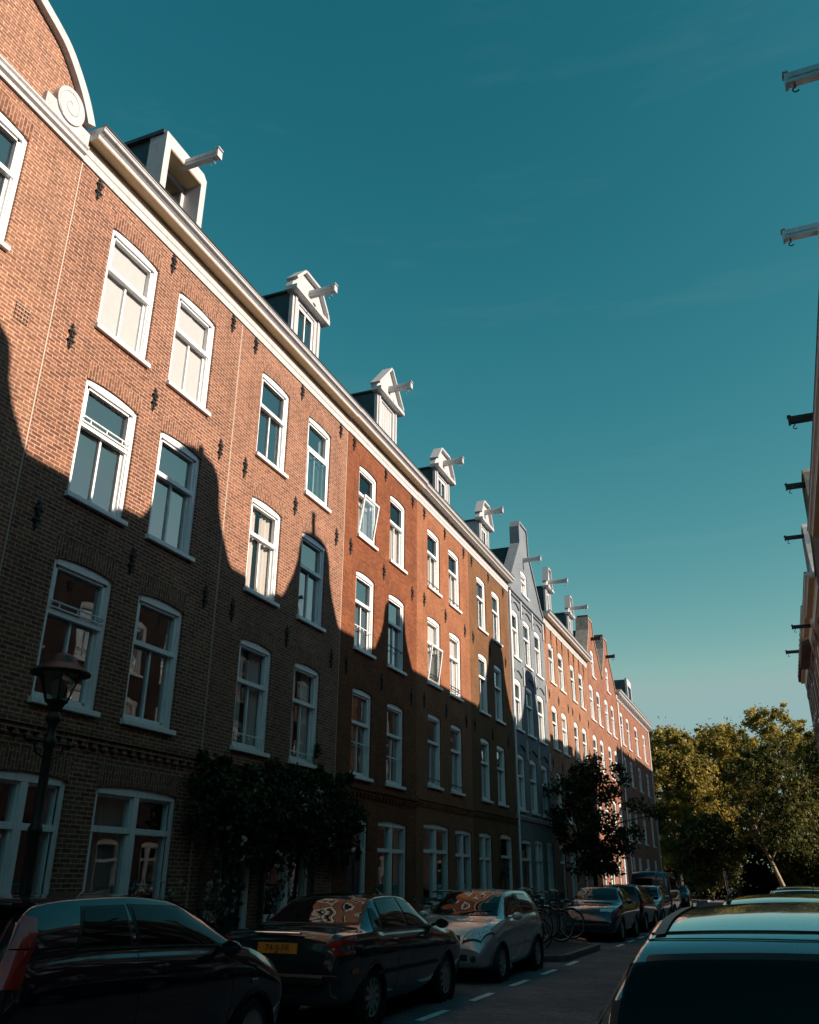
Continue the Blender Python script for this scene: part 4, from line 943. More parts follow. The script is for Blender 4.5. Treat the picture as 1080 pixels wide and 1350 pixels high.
def car(label, keys, loc, rz, pm, wheels, rw=.30, tw=.19, track=.70, spokes=7, kind='plain', sidewin=(), front=None, rear=None, heads=(), tails=(), mirror=None, plate=None, handles=(), strip=None, cat='car', name='parked_car', extra=None, glass_m=None, belt=None, gaps=()):
    gm = glass_m or DKGLASS
    t = thing(name, label, cat, loc, rz, 'cars parked along the street'); B = Body(keys)
    B.mesh(wheels, rw).build('body', pm, t, smooth=50)
    for y in wheels:
        for sg in (1, -1):
            ins = MB(); ins.lathe([(rw+.065, sg*(track+.12)), (rw+.065, sg*.35), (.01, sg*.35)], (0, y, rw), 'x', 32); ins.f = ins.f[:-2]; ins.m = ins.m[:-2]
            ins.build('wheel_well', GASKET, t, smooth=40)
            n = 30; vs = []
            for i in range(n+1):
                a = -.5+(PI+1.0)*i/n
                for rad, off in ((rw+.045, .0), (rw+.085, .002)):
                    yy, zz = y+rad*math.cos(a), max(rw+rad*math.sin(a), .14); vs.append((sg*(B.side(yy, max(zz, .24))+off+.002), yy, zz))
            arch = [(2*i, 2*i+2, 2*i+3, 2*i+1) for i in range(n)]
            ar_ = MB(); ar_.add(vs, arch); o = ar_.build('wheel_arch', pm, t, smooth='all')
    for y in wheels:
        for sg in (1, -1):
            a, b = wheel_parts(rw, tw, spokes, kind); o = link('wheel', a, t, (sg*track, y, rw)); r_ = link('rim', b, o)
            if sg < 0: o.rotation_euler.z = PI
    for q in sidewin:
        for sg in (1, -1):
            cy = sum(p[0] for p in q)/4; cz = sum(p[1] for p in q)/4; g = [(cy+(p[0]-cy)*1.05+.012*(1 if p[0] > cy else -1), cz+(p[1]-cz)*1.05+.012*(1 if p[1] > cz else -1)) for p in q]
            mb = MB(); B.side_patch(mb, g, sg, .004); o = mb.build('window_seal', GASKET, t, smooth='all')
            mb = MB(); B.side_patch(mb, q, sg, .009); mb.build('pane', gm, o, smooth='all')
    for nm, f in (('windscreen', front), ('rear_window', rear)):
        if f:
            ya, yb, xa, xb, ca, cb = f; s_ = 1 if yb > ya else -1
            mb = MB(); B.top_patch(mb, ya-.03*s_, yb+.03*s_, xa+.03, xb+.03, .004, ca=ca, cb=cb); o = mb.build('window_seal', GASKET, t, smooth='all')
            mb = MB(); B.top_patch(mb, ya, yb, xa, xb, .010, ca=ca, cb=cb); mb.build(nm, gm, o, smooth='all')
    for nm, L_, m in (('headlight', heads, CLEARL), ('tail_light', tails, REDL)):
        for item in L_:
            q, mm = item, (LENS2 if nm == 'headlight' else None)
            for sg in (1, -1):
                mb = MB()
                if nm == 'headlight' and len(q[0]) == 3: B.corner_patch(mb, [p[:2] for p in q], sg)
                else: B.side_patch(mb, q, sg, .010)
                o = mb.build(nm, mm or m, t, smooth='all')
                if nm == 'headlight':
                    cx = sum(p[0] for p in q)/4; cy = sum(p[1] for p in q)/4; mb = MB(); B.corner_patch(mb, [(cx+(p[0]-cx)*1.14, cy+(p[1]-cy)*1.14) for p in q], sg, .006); mb.build('lamp_seal', GASKET, o, smooth='all')
    if mirror:
        y, z, xo = mirror
        for sg in (1, -1):
            mb = MB(); x = sg*xo
            mb.tube([(x-sg*.07, y, z-.02), (x+sg*.05, y-.02, z)], .022, 8)
            vs = []; n, m = 10, 8
            mb.lathe([(.001, -.05), (.05, -.045), (.085, -.01), (.09, .03), (.085, .05), (.001, .052)], (0, 0, 0), 'x', 16)
            k = len(mb.v)-96
            for i in range(k, len(mb.v)):
                h, yy, zz = mb.v[i]; mb.v[i] = (x+sg*.10+yy*1.05, y-h*.9, z+zz*.72)
            mb.build('wing_mirror', pm, t, smooth=40)
    for (y, z) in handles:
        for sg in (1, -1):
            mb = MB(); x = B.side(y, z); mb.tube([(sg*(x-.01), y-.09, z), (sg*(x+.025), y-.07, z), (sg*(x+.03), y, z+.004), (sg*(x+.025), y+.07, z), (sg*(x-.01), y+.09, z)], .013, 8); mb.build('handle', pm, t, smooth=40)
    if strip:
        (ya, za), (yb, zb), hh, m = strip
        for sg in (1, -1):
            mb = MB(); B.side_patch(mb, [(ya, za-hh), (yb, zb-hh), (yb, zb+hh), (ya, za+hh)], sg, .008, 16, 2); mb.build('side_trim', m, t, smooth='all')
    if belt:
        for sg in (1, -1):
            n = 24; mb = MB(); pts = []
            for i in range(n+1):
                y = belt[0]+(belt[1]-belt[0])*i/n; P = B.par(y); z = P[3]+.012; pts.append((sg*(B.side(y, z)+.006), y, z))
            mb.tube(pts, .008, 6); mb.build('belt_trim', GASKET, t, smooth=40)
    if plate:
        y, z, tilt, txt, sgn = plate
        mb = MB(); mb.bbox(-.26, -.006, -.056, .26, .006, .056, .003); o = mb.build('number_plate', YPLATE, t, loc=(0, y, z)); o.rotation_euler.x = tilt
        if txt:
            me = text_mesh('lettering', txt, .098, INK); l_ = link('lettering', me, o, (0, -.0075 if sgn < 0 else .0075, -.002)); l_.rotation_euler = (PI/2, 0, 0 if sgn < 0 else PI); l_.scale = (1.02, 1, 1)
    for ya in gaps:
        for sg in (1, -1):
            z1 = B.par(ya)[3]-.01; mb = MB(); B.side_patch(mb, [(ya, .30), (ya+.007, .30), (ya+.007, z1), (ya, z1)], sg, .004, 2, 12); mb.build('door_gap', GASKET, t)
    if extra: extra(t, B)
    return t, B
def sub(o, rot, mb, name, m): return mb.build(name, m, o)
P_NAVY = paint('dark_navy_paint', (.004, .010, .022), .07)
P_TEAL = paint('dark_teal_grey_paint', (.020, .034, .040), .10, metal=.3)
P_SILV = paint('silver_blue_paint', (.46, .56, .60), .27, metal=.4)
P_BLUE = paint('midnight_blue_paint', (.02, .045, .085), .08, metal=.2)
P_BLACK = paint('black_paint', (.008, .009, .010), .08)
P_PALE = paint('pale_blue_grey_paint', (.20, .27, .30), .2, metal=.5)
P_VAN = paint('mid_blue_van_paint', (.03, .085, .15), .2)
P_GREY = paint('silver_grey_paint', (.40, .44, .45), .13, metal=.75)
HATCH = [(0.00, .42, .58, .68, .62, .64, .66, .55, .70), (.05, .32, .68, .77, .88, .73, .93, .64, .98), (.14, .29, .71, .80, 1.02, .765, 1.16, .655, 1.19), (.26, .28, .73, .815, 1.07, .78, 1.33, .61, 1.36), (.42, .27, .75, .82, 1.09, .785, 1.41, .575, 1.445), (.8, .22, .76, .828, 1.10, .785, 1.445, .57, 1.475),
         (1.35, .2, .76, .83, 1.085, .785, 1.455, .57, 1.49), (1.9, .2, .76, .83, 1.065, .785, 1.42, .565, 1.455), (2.35, .2, .76, .83, 1.045, .785, 1.31, .57, 1.345), (2.98, .2, .75, .82, 1.0, .77, 1.02, .66, 1.06), (3.4, .21, .73, .80, .89, .74, .92, .62, .955), (3.62, .22, .71, .785, .80, .71, .84, .58, .87), (3.74, .24, .69, .75, .70, .67, .75, .53, .78), (3.80, .27, .66, .71, .61, .64, .65, .50, .67), (3.83, .33, .61, .66, .51, .61, .54, .47, .55)]
def antenna(y, x=0, l=.55, back=.25):
    def f(t, B):
        mb = MB(); z = B.topz(y, x); mb.lathe([(.022, 0), (.016, .03), (.004, .04)], (x, y, z), n=10); mb.tube([(x, y, z+.03), (x, y-back*.5, z+.03+l*.5), (x, y-back, z+.03+l)], [.006, .005, .003], 6); mb.build('antenna', GASKET, t, smooth=40)
    return f
def extra1(t, B):
    antenna(.55, -.0, .5, .12)(t, B)
    mb = MB(); mb.bbox(-.55, .22, 1.40, .55, .44, 1.43, .01); mb.build('roof_spoiler', P_NAVY, t)
    for sg in (1, -1):
        mb = MB(); x = B.side(3.05, .74); mb.bbox(sg*(x-.005), 3.02, .70, sg*(x+.012), 3.12, .74, .004) if sg > 0 else mb.bbox(-(x+.012), 3.02, .70, -(x-.005), 3.12, .74, .004); mb.build('side_indicator', CLEARL, t)
c1, B1 = car('dark navy hatchback with fan shaped wheel covers, nearest at the bottom left', HATCH, (-5.585, 4.84, 0), 0, P_NAVY, (.62, 3.12), rw=.29, spokes=16, kind='fan',
    sidewin=([(.70, 1.14), (1.28, 1.12), (1.30, 1.38), (.86, 1.38)], [(1.40, 1.12), (2.72, 1.045), (2.05, 1.355), (1.40, 1.385)]), front=(2.93, 2.06, .63, .53, -.12, -.06), rear=(.13, .40, .56, .50, 0, 0),
    heads=([(.32, 3.74, 0), (.64, 3.67, 0), (.72, 3.42, 0), (.55, 3.48, 0)],), tails=([(.03, .92), (.16, .92), (.27, 1.14), (.135, 1.14)], [(.14, 1.15), (.28, 1.15), (.38, 1.33), (.27, 1.35)]), mirror=(2.48, 1.03, .83), handles=((1.62, .95),), gaps=(1.37, 2.70), extra=extra1, belt=(.7, 2.8))
SEDAN = [(0, .40, .62, .72, .66, .68, .70, .60, .74), (.03, .33, .68, .78, .86, .73, .90, .66, .93), (.08, .30, .70, .80, .97, .76, 1.01, .68, 1.04), (.3, .26, .74, .83, .995, .785, 1.03, .69, 1.06), (.72, .22, .76, .845, 1.0, .795, 1.045, .685, 1.075), (1.0, .2, .76, .85, 1.005, .80, 1.17, .62, 1.20), (1.38, .2, .76, .85, 1.005, .80, 1.355, .55, 1.39), (1.9, .2, .76, .85, 1.0, .80, 1.395, .55, 1.43),
         (2.35, .2, .76, .85, .995, .80, 1.375, .55, 1.41), (2.8, .2, .76, .85, .985, .80, 1.20, .60, 1.235), (3.2, .2, .75, .85, .97, .79, .99, .67, 1.03), (3.8, .21, .74, .83, .90, .78, .93, .65, .96), (4.15, .22, .72, .80, .82, .74, .86, .61, .89), (4.32, .24, .68, .75, .73, .68, .78, .55, .81), (4.39, .27, .65, .71, .64, .65, .68, .52, .70), (4.42, .33, .60, .66, .52, .61, .55, .49, .56)]
def extra2(t, B):
    mb = MB(); mb.bbox(-.30, -.015, 1.005, .30, .035, 1.03, .008); mb.build('trunk_trim', CHROME, t)
    mb = MB(); mb.bbox(-.62, -.05, .50, .62, .03, .60, .02); mb.bbox(-.78, -.01, .58, .78, .05, .605, .008); mb.build('bumper', GASKET, t)
    for sg in (1, -1):
        mb = MB(); B.side_patch(mb, [(.30, .60), (.46, .60), (.46, .655), (.30, .655)], sg, .008, 4, 2); mb.build('side_reflector', ORANGEL, t)
        mb = MB(); B.side_patch(mb, [(.02, .83), (.36, .84), (.35, .90), (.02, .895)], sg, .012, 8, 2); mb.build('reversing_lens', CLEARL, t, smooth='all')
c2, B2 = car('dark teal grey saloon with a yellow number plate, second from the left', SEDAN, (-5.60, 9.74, 0), 0, P_TEAL, (.95, 3.50), rw=.31, spokes=10,
    sidewin=([(.98, 1.04), (1.20, 1.04), (1.24, 1.24), (1.16, 1.24)], [(1.26, 1.04), (2.0, 1.035), (2.0, 1.36), (1.42, 1.34)], [(2.10, 1.035), (3.0, 1.02), (2.55, 1.28), (2.10, 1.36)]), front=(3.12, 2.42, .65, .51, -.12, -.05), rear=(.80, 1.33, .62, .50, .06, .03),
    tails=([(.02, .80), (.36, .80), (.36, .99), (.02, .96)],), heads=([(.36, 4.34, 0), (.68, 4.28, 0), (.73, 4.14, 0), (.40, 4.22, 0)],), mirror=(2.98, 1.03, .85), plate=(.012, .86, R(-6), '74-JJ-FR', -1), handles=((1.50, .90), (2.42, .89)), strip=((1.0, .56), (3.1, .55), .025, GASKET), gaps=(1.66, 2.05, 2.95), extra=extra2, belt=(.95, 3.05))
CLIO = [(0, .42, .58, .66, .64, .63, .68, .55, .72), (.05, .33, .68, .75, .90, .71, .95, .62, .99), (.18, .30, .71, .79, .99, .745, 1.20, .60, 1.24), (.36, .28, .73, .81, 1.02, .765, 1.36, .555, 1.39), (.7, .22, .75, .82, 1.03, .77, 1.40, .55, 1.43), (1.4, .2, .75, .82, 1.01, .77, 1.405, .55, 1.44), (1.9, .2, .75, .82, .99, .77, 1.37, .55, 1.405), (2.3, .2, .75, .82, .975, .77, 1.24, .57, 1.275), (2.88, .2, .74, .815, .94, .76, .965, .64, 1.0), (3.35, .21, .73, .80, .85, .74, .885, .62, .915), (3.56, .22, .70, .77, .77, .69, .81, .57, .84), (3.68, .24, .65, .72, .68, .63, .73, .51, .76), (3.74, .27, .61, .67, .60, .59, .64, .48, .66), (3.77, .33, .56, .62, .50, .56, .53, .45, .54)]
def extra3(t, B):
    mb = MB(); mb.bbox(-.40, 3.72, .35, .40, 3.778, .45, .008); mb.build('grille', GASKET, t); mb = MB(); B.top_patch(mb, 3.70, 3.745, .26, .27, .008); mb.build('grille', GASKET, t)
    for sg in (1, -1):
        mb = MB(); mb.lathe([(.001, 0), (.05, .0), (.055, -.02)], (0, 0, 0), 'x', 16); mb.v = [(sg*.50+y, 3.785+h, .385+z) for h, y, z in mb.v]; mb.build('fog_lamp', CLEARL, t, smooth=40)
    mb = MB(); mb.tube([(.05, 2.86, 1.03), (-.2, 2.72, 1.07), (-.5, 2.66, 1.09)], .010, 5); mb.tube([(.45, 2.86, 1.02), (.2, 2.72, 1.07), (-.05, 2.66, 1.10)], .010, 5); mb.build('wiper', GASKET, t)
    antenna(2.0, .1, .22, .12)(t, B)
c3, B3 = car('small silver blue hatchback facing the camera beside the rack of bicycles', CLIO, (-5.56, 19.05, 0), PI, P_SILV, (.62, 3.05), rw=.29, spokes=8,
    sidewin=([(.66, 1.06), (1.42, 1.05), (1.42, 1.34), (.82, 1.33)], [(1.52, 1.05), (2.62, .985), (2.08, 1.28), (1.52, 1.345)]), front=(2.84, 2.02, .62, .52, -.12, -.06), rear=(.12, .34, .54, .50, 0, 0),
    heads=([(.33, 3.735, 0), (.62, 3.70, 0), (.755, 3.44, 0), (.55, 3.47, 0)],), tails=([(.03, .75), (.2, .75), (.24, .98), (.06, .96)],), mirror=(2.45, 1.0, .81), handles=((1.75, .86),), strip=((.95, .54), (2.6, .52), .018, P_PALE), gaps=(1.47, 2.68), extra=extra3, belt=(.6, 2.7))
SAAB = [(a*1.02, *r) for a, *r in SEDAN]
def plate_front(t, B):
    mb = MB(); B.top_patch(mb, 4.37, 4.46, .30, .31, .008); mb.build('grille', GASKET, t)
    mb = MB(); mb.bbox(-.60, 4.42, .36, .60, 4.535, .47, .02); mb.build('bumper', GASKET, t)
c4, B4 = car('midnight blue saloon facing the camera just past the bicycles', SAAB, (-5.45, 31.3, 0), PI, P_BLUE, (.95, 3.55), rw=.31, spokes=7,
    sidewin=([(1.26, 1.04), (2.0, 1.035), (2.0, 1.36), (1.42, 1.34)], [(2.10, 1.035), (3.02, 1.02), (2.58, 1.28), (2.10, 1.36)]), front=(3.14, 2.46, .65, .51, -.12, -.05), rear=(.80, 1.33, .62, .50, .06, .03),
    heads=([(.34, 4.43, 0), (.66, 4.38, 0), (.70, 4.26, 0), (.36, 4.33, 0)],), tails=([(.02, .8), (.3, .8), (.3, .95), (.02, .93)],), mirror=(3.0, 1.03, .85), gaps=(1.2, 2.05, 3.0), extra=plate_front)
c5, B5 = car('black hatchback with red tail lamps seen from behind, in the middle of the far row', HATCH, (-5.5, 32.3, 0), 0, P_BLACK, (.62, 3.12), rw=.29, spokes=7,
    sidewin=([(.70, 1.14), (1.28, 1.12), (1.30, 1.38), (.86, 1.38)], [(1.40, 1.12), (2.72, 1.045), (2.05, 1.355), (1.40, 1.385)]), front=(2.93, 2.06, .63, .53, -.12, -.06), rear=(.13, .40, .56, .50, 0, 0), tails=([(.03, .80), (.26, .80), (.30, 1.0), (.12, 1.0)],), heads=([(.32, 3.74, 0), (.64, 3.67, 0), (.72, 3.42, 0), (.55, 3.48, 0)],), mirror=(2.48, 1.03, .83))
c6, B6 = car('pale blue grey hatchback facing the camera in front of the blue van', CLIO, (-5.5, 40.6, 0), PI, P_PALE, (.62, 3.05), rw=.29, spokes=7,
    sidewin=([(.66, 1.06), (1.42, 1.05), (1.42, 1.34), (.82, 1.33)], [(1.52, 1.05), (2.62, .985), (2.08, 1.28), (1.52, 1.345)]), front=(2.84, 2.02, .62, .52, -.12, -.06), heads=([(.33, 3.735, 0), (.62, 3.70, 0), (.755, 3.44, 0), (.55, 3.47, 0)],), mirror=(2.45, 1.0, .81))
VAN = [(0, .40, .70, .78, .70, .76, .74, .72, .76), (.02, .34, .78, .86, 1.1, .84, 1.5, .76, 1.52), (.06, .32, .8, .88, 1.15, .86, 1.84, .74, 1.88), (.2, .3, .82, .90, 1.15, .88, 1.93, .74, 1.98), (2.8, .3, .82, .91, 1.15, .88, 1.95, .74, 2.0), (3.3, .3, .82, .90, 1.12, .87, 1.85, .72, 1.9), (3.9, .3, .8, .88, 1.05, .84, 1.2, .74, 1.26), (4.3, .32, .76, .84, .95, .78, 1.0, .68, 1.04), (4.45, .4, .66, .70, .75, .66, .8, .58, .82)]
def extra7(t, B):
    mb = MB(); mb.box(-.62, .005, 1.16, .12, .03, 1.70); o = mb.build('window_seal', GASKET, t)
    mb = MB(); mb.box(-.58, -.004, 1.20, .08, .004, 1.66); mb.build('rear_window', DKGLASS, o)
    mb = MB()
    for x in (.30, .62): mb.tube([(x, .0, .75), (x, -.10, .85), (x, -.08, 1.75), (x, .10, 2.02), (x, .25, 2.03)], .018, 8)
    for z in (.95, 1.18, 1.41, 1.64, 1.86): mb.tube([(.30, -.085, z), (.62, -.085, z)], .016, 6)
    mb.build('roof_ladder', STEEL, t, smooth=40)
    mb = MB(); mb.lathe([(.09, 0), (.085, .05), (.05, .07), (.001, .075)], (-.1, .6, 1.995), n=16); mb.build('roof_vent', WHITE2, t, smooth=40)
    mb = MB(); mb.bbox(-.8, -.08, .42, .8, .02, .54, .02); mb.build('bumper', GASKET, t)
c7, B7 = car('blue camper van with a ladder on its rear door', VAN, (-5.75, 42.2, 0), 0, P_VAN, (.9, 3.4), rw=.32, track=.78, spokes=6, cat='van', name='parked_van',
    sidewin=([(.4, 1.25), (1.3, 1.25), (1.3, 1.75), (.4, 1.75)], [(1.5, 1.25), (2.5, 1.25), (2.5, 1.75), (1.5, 1.75)], [(2.7, 1.25), (3.6, 1.22), (3.25, 1.68), (2.7, 1.75)]), front=(3.92, 3.32, .70, .66, -.08, -.05), tails=([(.03, .75), (.14, .75), (.14, 1.08), (.05, 1.08)],), mirror=(3.5, 1.3, .9), extra=extra7)
c8, B8 = car('black saloon parked beyond the blue van under the trees', SEDAN, (-5.5, 48.0, 0), 0, P_BLACK, (.95, 3.5), rw=.31, sidewin=([(1.26, 1.04), (2.0, 1.035), (2.0, 1.36), (1.42, 1.34)], [(2.10, 1.035), (3.0, 1.02), (2.55, 1.28), (2.10, 1.36)]), front=(3.12, 2.42, .65, .51, -.12, -.05), rear=(.80, 1.33, .62, .50, .06, .03), tails=([(.02, .8), (.3, .8), (.3, .95), (.02, .93)],), mirror=(2.98, 1.03, .85))
# the two cars ahead on the right
RHATCH = [(0, .40, .62, .72, .70, .66, .76, .58, .80), (.03, .32, .70, .79, .95, .73, .99, .66, 1.03), (.09, .30, .73, .81, 1.0, .765, 1.14, .67, 1.17), (.22, .28, .75, .83, 1.02, .785, 1.32, .60, 1.355), (.30, .27, .75, .83, 1.03, .79, 1.375, .575, 1.405), (.42, .26, .75, .835, 1.03, .79, 1.405, .565, 1.435), (.9, .22, .76, .84, 1.03, .79, 1.455, .57, 1.492), (1.6, .2, .76, .84, 1.02, .79, 1.47, .57, 1.512), (2.2, .2, .76, .84, 1.0, .79, 1.42, .56, 1.46), (2.6, .2, .76, .84, .99, .785, 1.25, .58, 1.29), (3.1, .2, .75, .83, .96, .77, .99, .66, 1.03), (3.6, .22, .72, .79, .84, .72, .88, .60, .91), (3.85, .25, .64, .70, .70, .62, .74, .5, .77), (3.98, .34, .54, .58, .54, .52, .58, .42, .6)]
def extra9(t, B):
    for sg in (1, -1):
        n = 26; vs = []
        mb = MB()
        for i in range(n+1):
            y = .44+i*(2.3-.44)/n; x = .525
            for dx in (-.02, .02): vs.append((sg*(x+dx), y, B.topz(y, x+dx)+.007))
        mb.add(vs, [(2*i, 2*i+1, 2*i+3, 2*i+2) for i in range(n)]); mb.build('roof_moulding', GASKET, t, smooth='all')
    # tailgate gap over the rear glass and the lip of the spoiler
    for y, r in ((.43, .0035), (.33, .0025)):
        pts = [(x, y+.05*(x/.5)**2, B.topz(y+.05*(x/.5)**2, x)+.003) for x in np.linspace(-.56, .56, 30)]
        mb = MB(); mb.tube(pts, r, 6); mb.build('tailgate_gap', GASKET, t, smooth='all')
    mb = MB(); y = .75; x = .06; z = B.topz(y, x); mb.tube([(x, y-.02, z), (x, y-.05, z+.02)], .012, 6); mb.tube([(x, y-.05, z+.015), (x+.01, y-.30, z+.035)], .005, 6); mb.build('antenna', GASKET, t, smooth=40)
    mb = MB(); mb.bbox(-.70, -.05, .45, .70, .04, .58, .02); mb.build('bumper', GASKET, t)
c9, B9 = car('silver grey hatchback filling the lower right corner, its roof mirroring the sky', RHATCH, (.05, 3.18, 0), 0, P_GREY, (.70, 3.2), rw=.30, spokes=7,
    sidewin=([(.60, 1.08), (1.35, 1.07), (1.35, 1.36), (.78, 1.35)], [(1.45, 1.07), (2.85, 1.0), (2.25, 1.31), (1.45, 1.37)]), front=(3.06, 2.25, .64, .53, -.12, -.06), rear=(.045, .222, .66, .60, .0, .015), glass_m=TINT,
    tails=([(.02, .78), (.22, .78), (.30, 1.02), (.06, 1.02)], [(.07, 1.03), (.30, 1.03), (.34, 1.18), (.16, 1.16)]), mirror=(2.62, 1.02, .80), extra=extra9)
def extra10(t, B):
    for sg in (1, -1):
        mb = MB(); pts = [(sg*.53, .6, B.topz(.6, .5)-.01), (sg*.53, .68, B.topz(.68, .5)+.035), (sg*.53, 1.5, B.topz(1.5, .5)+.04), (sg*.53, 2.2, B.topz(2.2, .5)+.035), (sg*.53, 2.3, B.topz(2.3, .5)-.01)]; mb.tube(pts, .014, 8); mb.build('roof_rail', IRON, t, smooth=40)
    mb = MB(); pts = [(x, .255+.05*(x/.5)**2, B.topz(.255+.05*(x/.5)**2, x)+.012) for x in np.linspace(-.55, .55, 24)]; mb.tube(pts, .022, 8); mb.build('tailgate_trim', CHROME, t, smooth='all')
c10, B10 = car('dark car with a chrome strip over its rear window, ahead of the silver grey hatchback', RHATCH, (-.03, 8.5, -.02), 0, P_BLACK, (.70, 3.2), rw=.30, sidewin=([(.60, 1.08), (1.35, 1.07), (1.35, 1.36), (.78, 1.35)], [(1.45, 1.07), (2.85, 1.0), (2.25, 1.31), (1.45, 1.37)]), front=(3.06, 2.25, .64, .53, -.12, -.06), rear=(.045, .21, .62, .54, 0, .02), glass_m=TINT, tails=([(.02, .78), (.22, .78), (.30, 1.02), (.06, 1.02)],), mirror=(2.62, 1.02, .83), extra=extra10)

# ------------------------------------------------------------------ bicycles
def bicycle(label, fm, lady=False, basket=False):
    t = thing('bicycle', label, 'bicycle', group='bicycles parked side by side at the kerb'); r = .335; wb = 1.08
    for y in (0, wb):
        mb = MB(); mb.torus((0, y, r), r-.018, .018, 'x', 36, 8); o = mb.build('wheel', TYRE, t, smooth='all')
        mb = MB(); mb.torus((0, y, r), r-.042, .011, 'x', 36, 6)
        for i in range(18):
            a = 2*PI*i/18; mb.tube([(.02*(1 if i % 2 else -1), y+.02*math.cos(a+1), r+.02*math.sin(a+1)), (0, y+(r-.045)*math.cos(a), r+(r-.045)*math.sin(a))], .0016, 4, False)
        mb.tube([(-.05, y, r), (.05, y, r)], .018, 8); mb.build('rim', STEEL, o, smooth=40)
    bb = (0, .44, .28); st = (0, .28, .80); hd = (0, .86, .86); hl = (0, .895, .70)
    mb = MB(); mb.tube([st, bb], .016); mb.tube([bb, hl], .018)
    if lady: mb.tube([(0, .33, .62), (0, .55, .52), (0, .86, .76)], .015)
    else: mb.tube([(0, .29, .78), hd], .016)
    mb.tube([hd, hl], .02)
    for s_ in (-.045, .045): mb.tube([bb, (s_, 0, r)], .010); mb.tube([(0, .29, .74), (s_, 0, r)], .009); mb.tube([(s_*.6, .905, .68), (s_, 1.02, .45), (s_, wb, r)], .011)
    mb.build('frame', fm, t, smooth=50)
    for y, a0, a1 in ((0, .25, 2.9), (wb, .9, 3.5)):
        mb = MB(); n = 20
        pts = [(0, y+(r+.02)*math.cos(a0+(a1-a0)*i/n), r+(r+.02)*math.sin(a0+(a1-a0)*i/n)) for i in range(n+1)]
        vs = [(sx*.028, p[1], p[2]-(0 if sx == 0 else .008)) for p in pts for sx in (-1, 0, 1)]
        mb.add(vs, [(3*i+j, 3*i+j+1, 3*i+j+4, 3*i+j+3) for i in range(n) for j in range(2)]); mb.build('mudguard', fm, t, smooth='all')
    mb = MB(); mb.tube([(0, .845, .92), (0, .83, 1.03)], .013); mb.tube([(-.29, .58, 1.05), (-.27, .72, 1.06), (-.14, .82, 1.045), (0, .835, 1.03), (.14, .82, 1.045), (.27, .72, 1.06), (.29, .58, 1.05)], .011); mb.build('handlebar', STEEL, t, smooth=60)
    mb = MB()
    for s_ in (-1, 1): mb.tube([(s_*.287, .68, 1.055), (s_*.29, .57, 1.05)], .017)
    mb.build('grip', GASKET, t, smooth=50)
    mb = MB(); sd_ = [(-.02, .42), (.02, .42), (.05, .30), (.085, .17), (.07, .12), (-.07, .12), (-.085, .17), (-.05, .30)]
    mb.add([(x, y, .93) for x, y in sd_]+[(x*.8, y, .975) for x, y in sd_], [tuple(range(7, -1, -1)), tuple(range(8, 16))]+[(i, (i+1) % 8, (i+1) % 8+8, i+8) for i in range(8)]); o = mb.build('saddle', GASKET, t, smooth=60)
    mb = MB(); mb.tube([st, (0, .26, .94)], .013); mb.build('seat_post', STEEL, o)
    mb = MB()
    for s_ in (-.06, 0, .06): mb.tube([(s_, .22, .70), (s_, -.22, .70)], .006, 5)
    for y in (.2, 0, -.21): mb.tube([(-.06, y, .70), (.06, y, .70)], .006, 5)
    for s_ in (-.06, .06): mb.tube([(s_, -.12, .70), (s_*.8, 0, r)], .006, 5)
    mb.build('carrier', IRON, t)
    mb = MB(); mb.torus((.045, .44, .28), .085, .006, 'x', 20, 4); mb.tube([(.05, .44, .28), (.06, .52, .13)], .009); mb.tube([(-.05, .44, .28), (-.06, .36, .43)], .009); mb.box(.06, .47, .115, .15, .57, .14); mb.box(-.15, .31, .415, -.06, .41, .44); mb.build('crank', STEEL, t)
    mb = MB(); mb.lathe([(.001, 0), (.045, .0), (.05, .05), (.02, .09), (.001, .095)], (0, 0, 0), 'x', 16); mb.v = [(z_, .93+x_ - .04, .80+y_) for x_, y_, z_ in mb.v]; mb.build('front_lamp', CHROME, t, smooth=50)
    if basket:
        mb = MB()
        for i in range(9):
            a = i/8
            for x0, y0, x1, y1 in ((-.2, .92, .2, .92), (-.2, 1.2, .2, 1.2), (-.2, .92, -.2, 1.2), (.2, .92, .2, 1.2)):
                mb.tube([(x0+(x1-x0)*a, y0+(y1-y0)*a, .80), ((x0+(x1-x0)*a)*1.1, y0+(y1-y0)*a, 1.03)], .004, 4, False)
        for z in (.80, .88, .96, 1.03): mb.tube([(-.21, .92, z), (.21, .92, z), (.21, 1.2, z), (-.21, 1.2, z), (-.21, .92, z)], .006, 4)
        mb.build('basket', GASKET, t)
    return t
F1, F2, F3, F4 = paint('black_bicycle_paint', (.012, .012, .013), .2), paint('grey_bicycle_paint', (.26, .28, .28), .25), paint('dark_green_bicycle_paint', (.015, .04, .03), .2), paint('dark_red_bicycle_paint', (.09, .015, .012), .2)
BK = [(F1, 0, 0, 'black bicycle directly behind the silver blue hatchback'), (F2, 1, 0, 'grey step through bicycle just behind the silver blue hatchback'), (F1, 0, 1, 'black bicycle with a front basket in the near half of the row'), (F3, 1, 0, 'dark green step through bicycle in the row'), (F1, 1, 0, 'black step through bicycle between the dark green and the dark red one'), (F4, 0, 0, 'dark red bicycle in the row at the kerb'), (F1, 0, 0, 'black bicycle after the dark red one'), (F2, 0, 1, 'grey bicycle with a front basket in the far half of the row'), (F1, 1, 0, 'black step through bicycle beside the far grey one'), (F1, 0, 0, 'last black bicycle, nearest the midnight blue saloon')]
BK = BK[:9]+[(F2, 0, 0, 'grey bicycle without basket, fourth from the far end of the row'), (F1, 1, 1, 'black step through bicycle with a basket, third from the far end of the row'), (F3, 0, 0, 'dark green bicycle, second from the far end of the row')]+BK[9:]
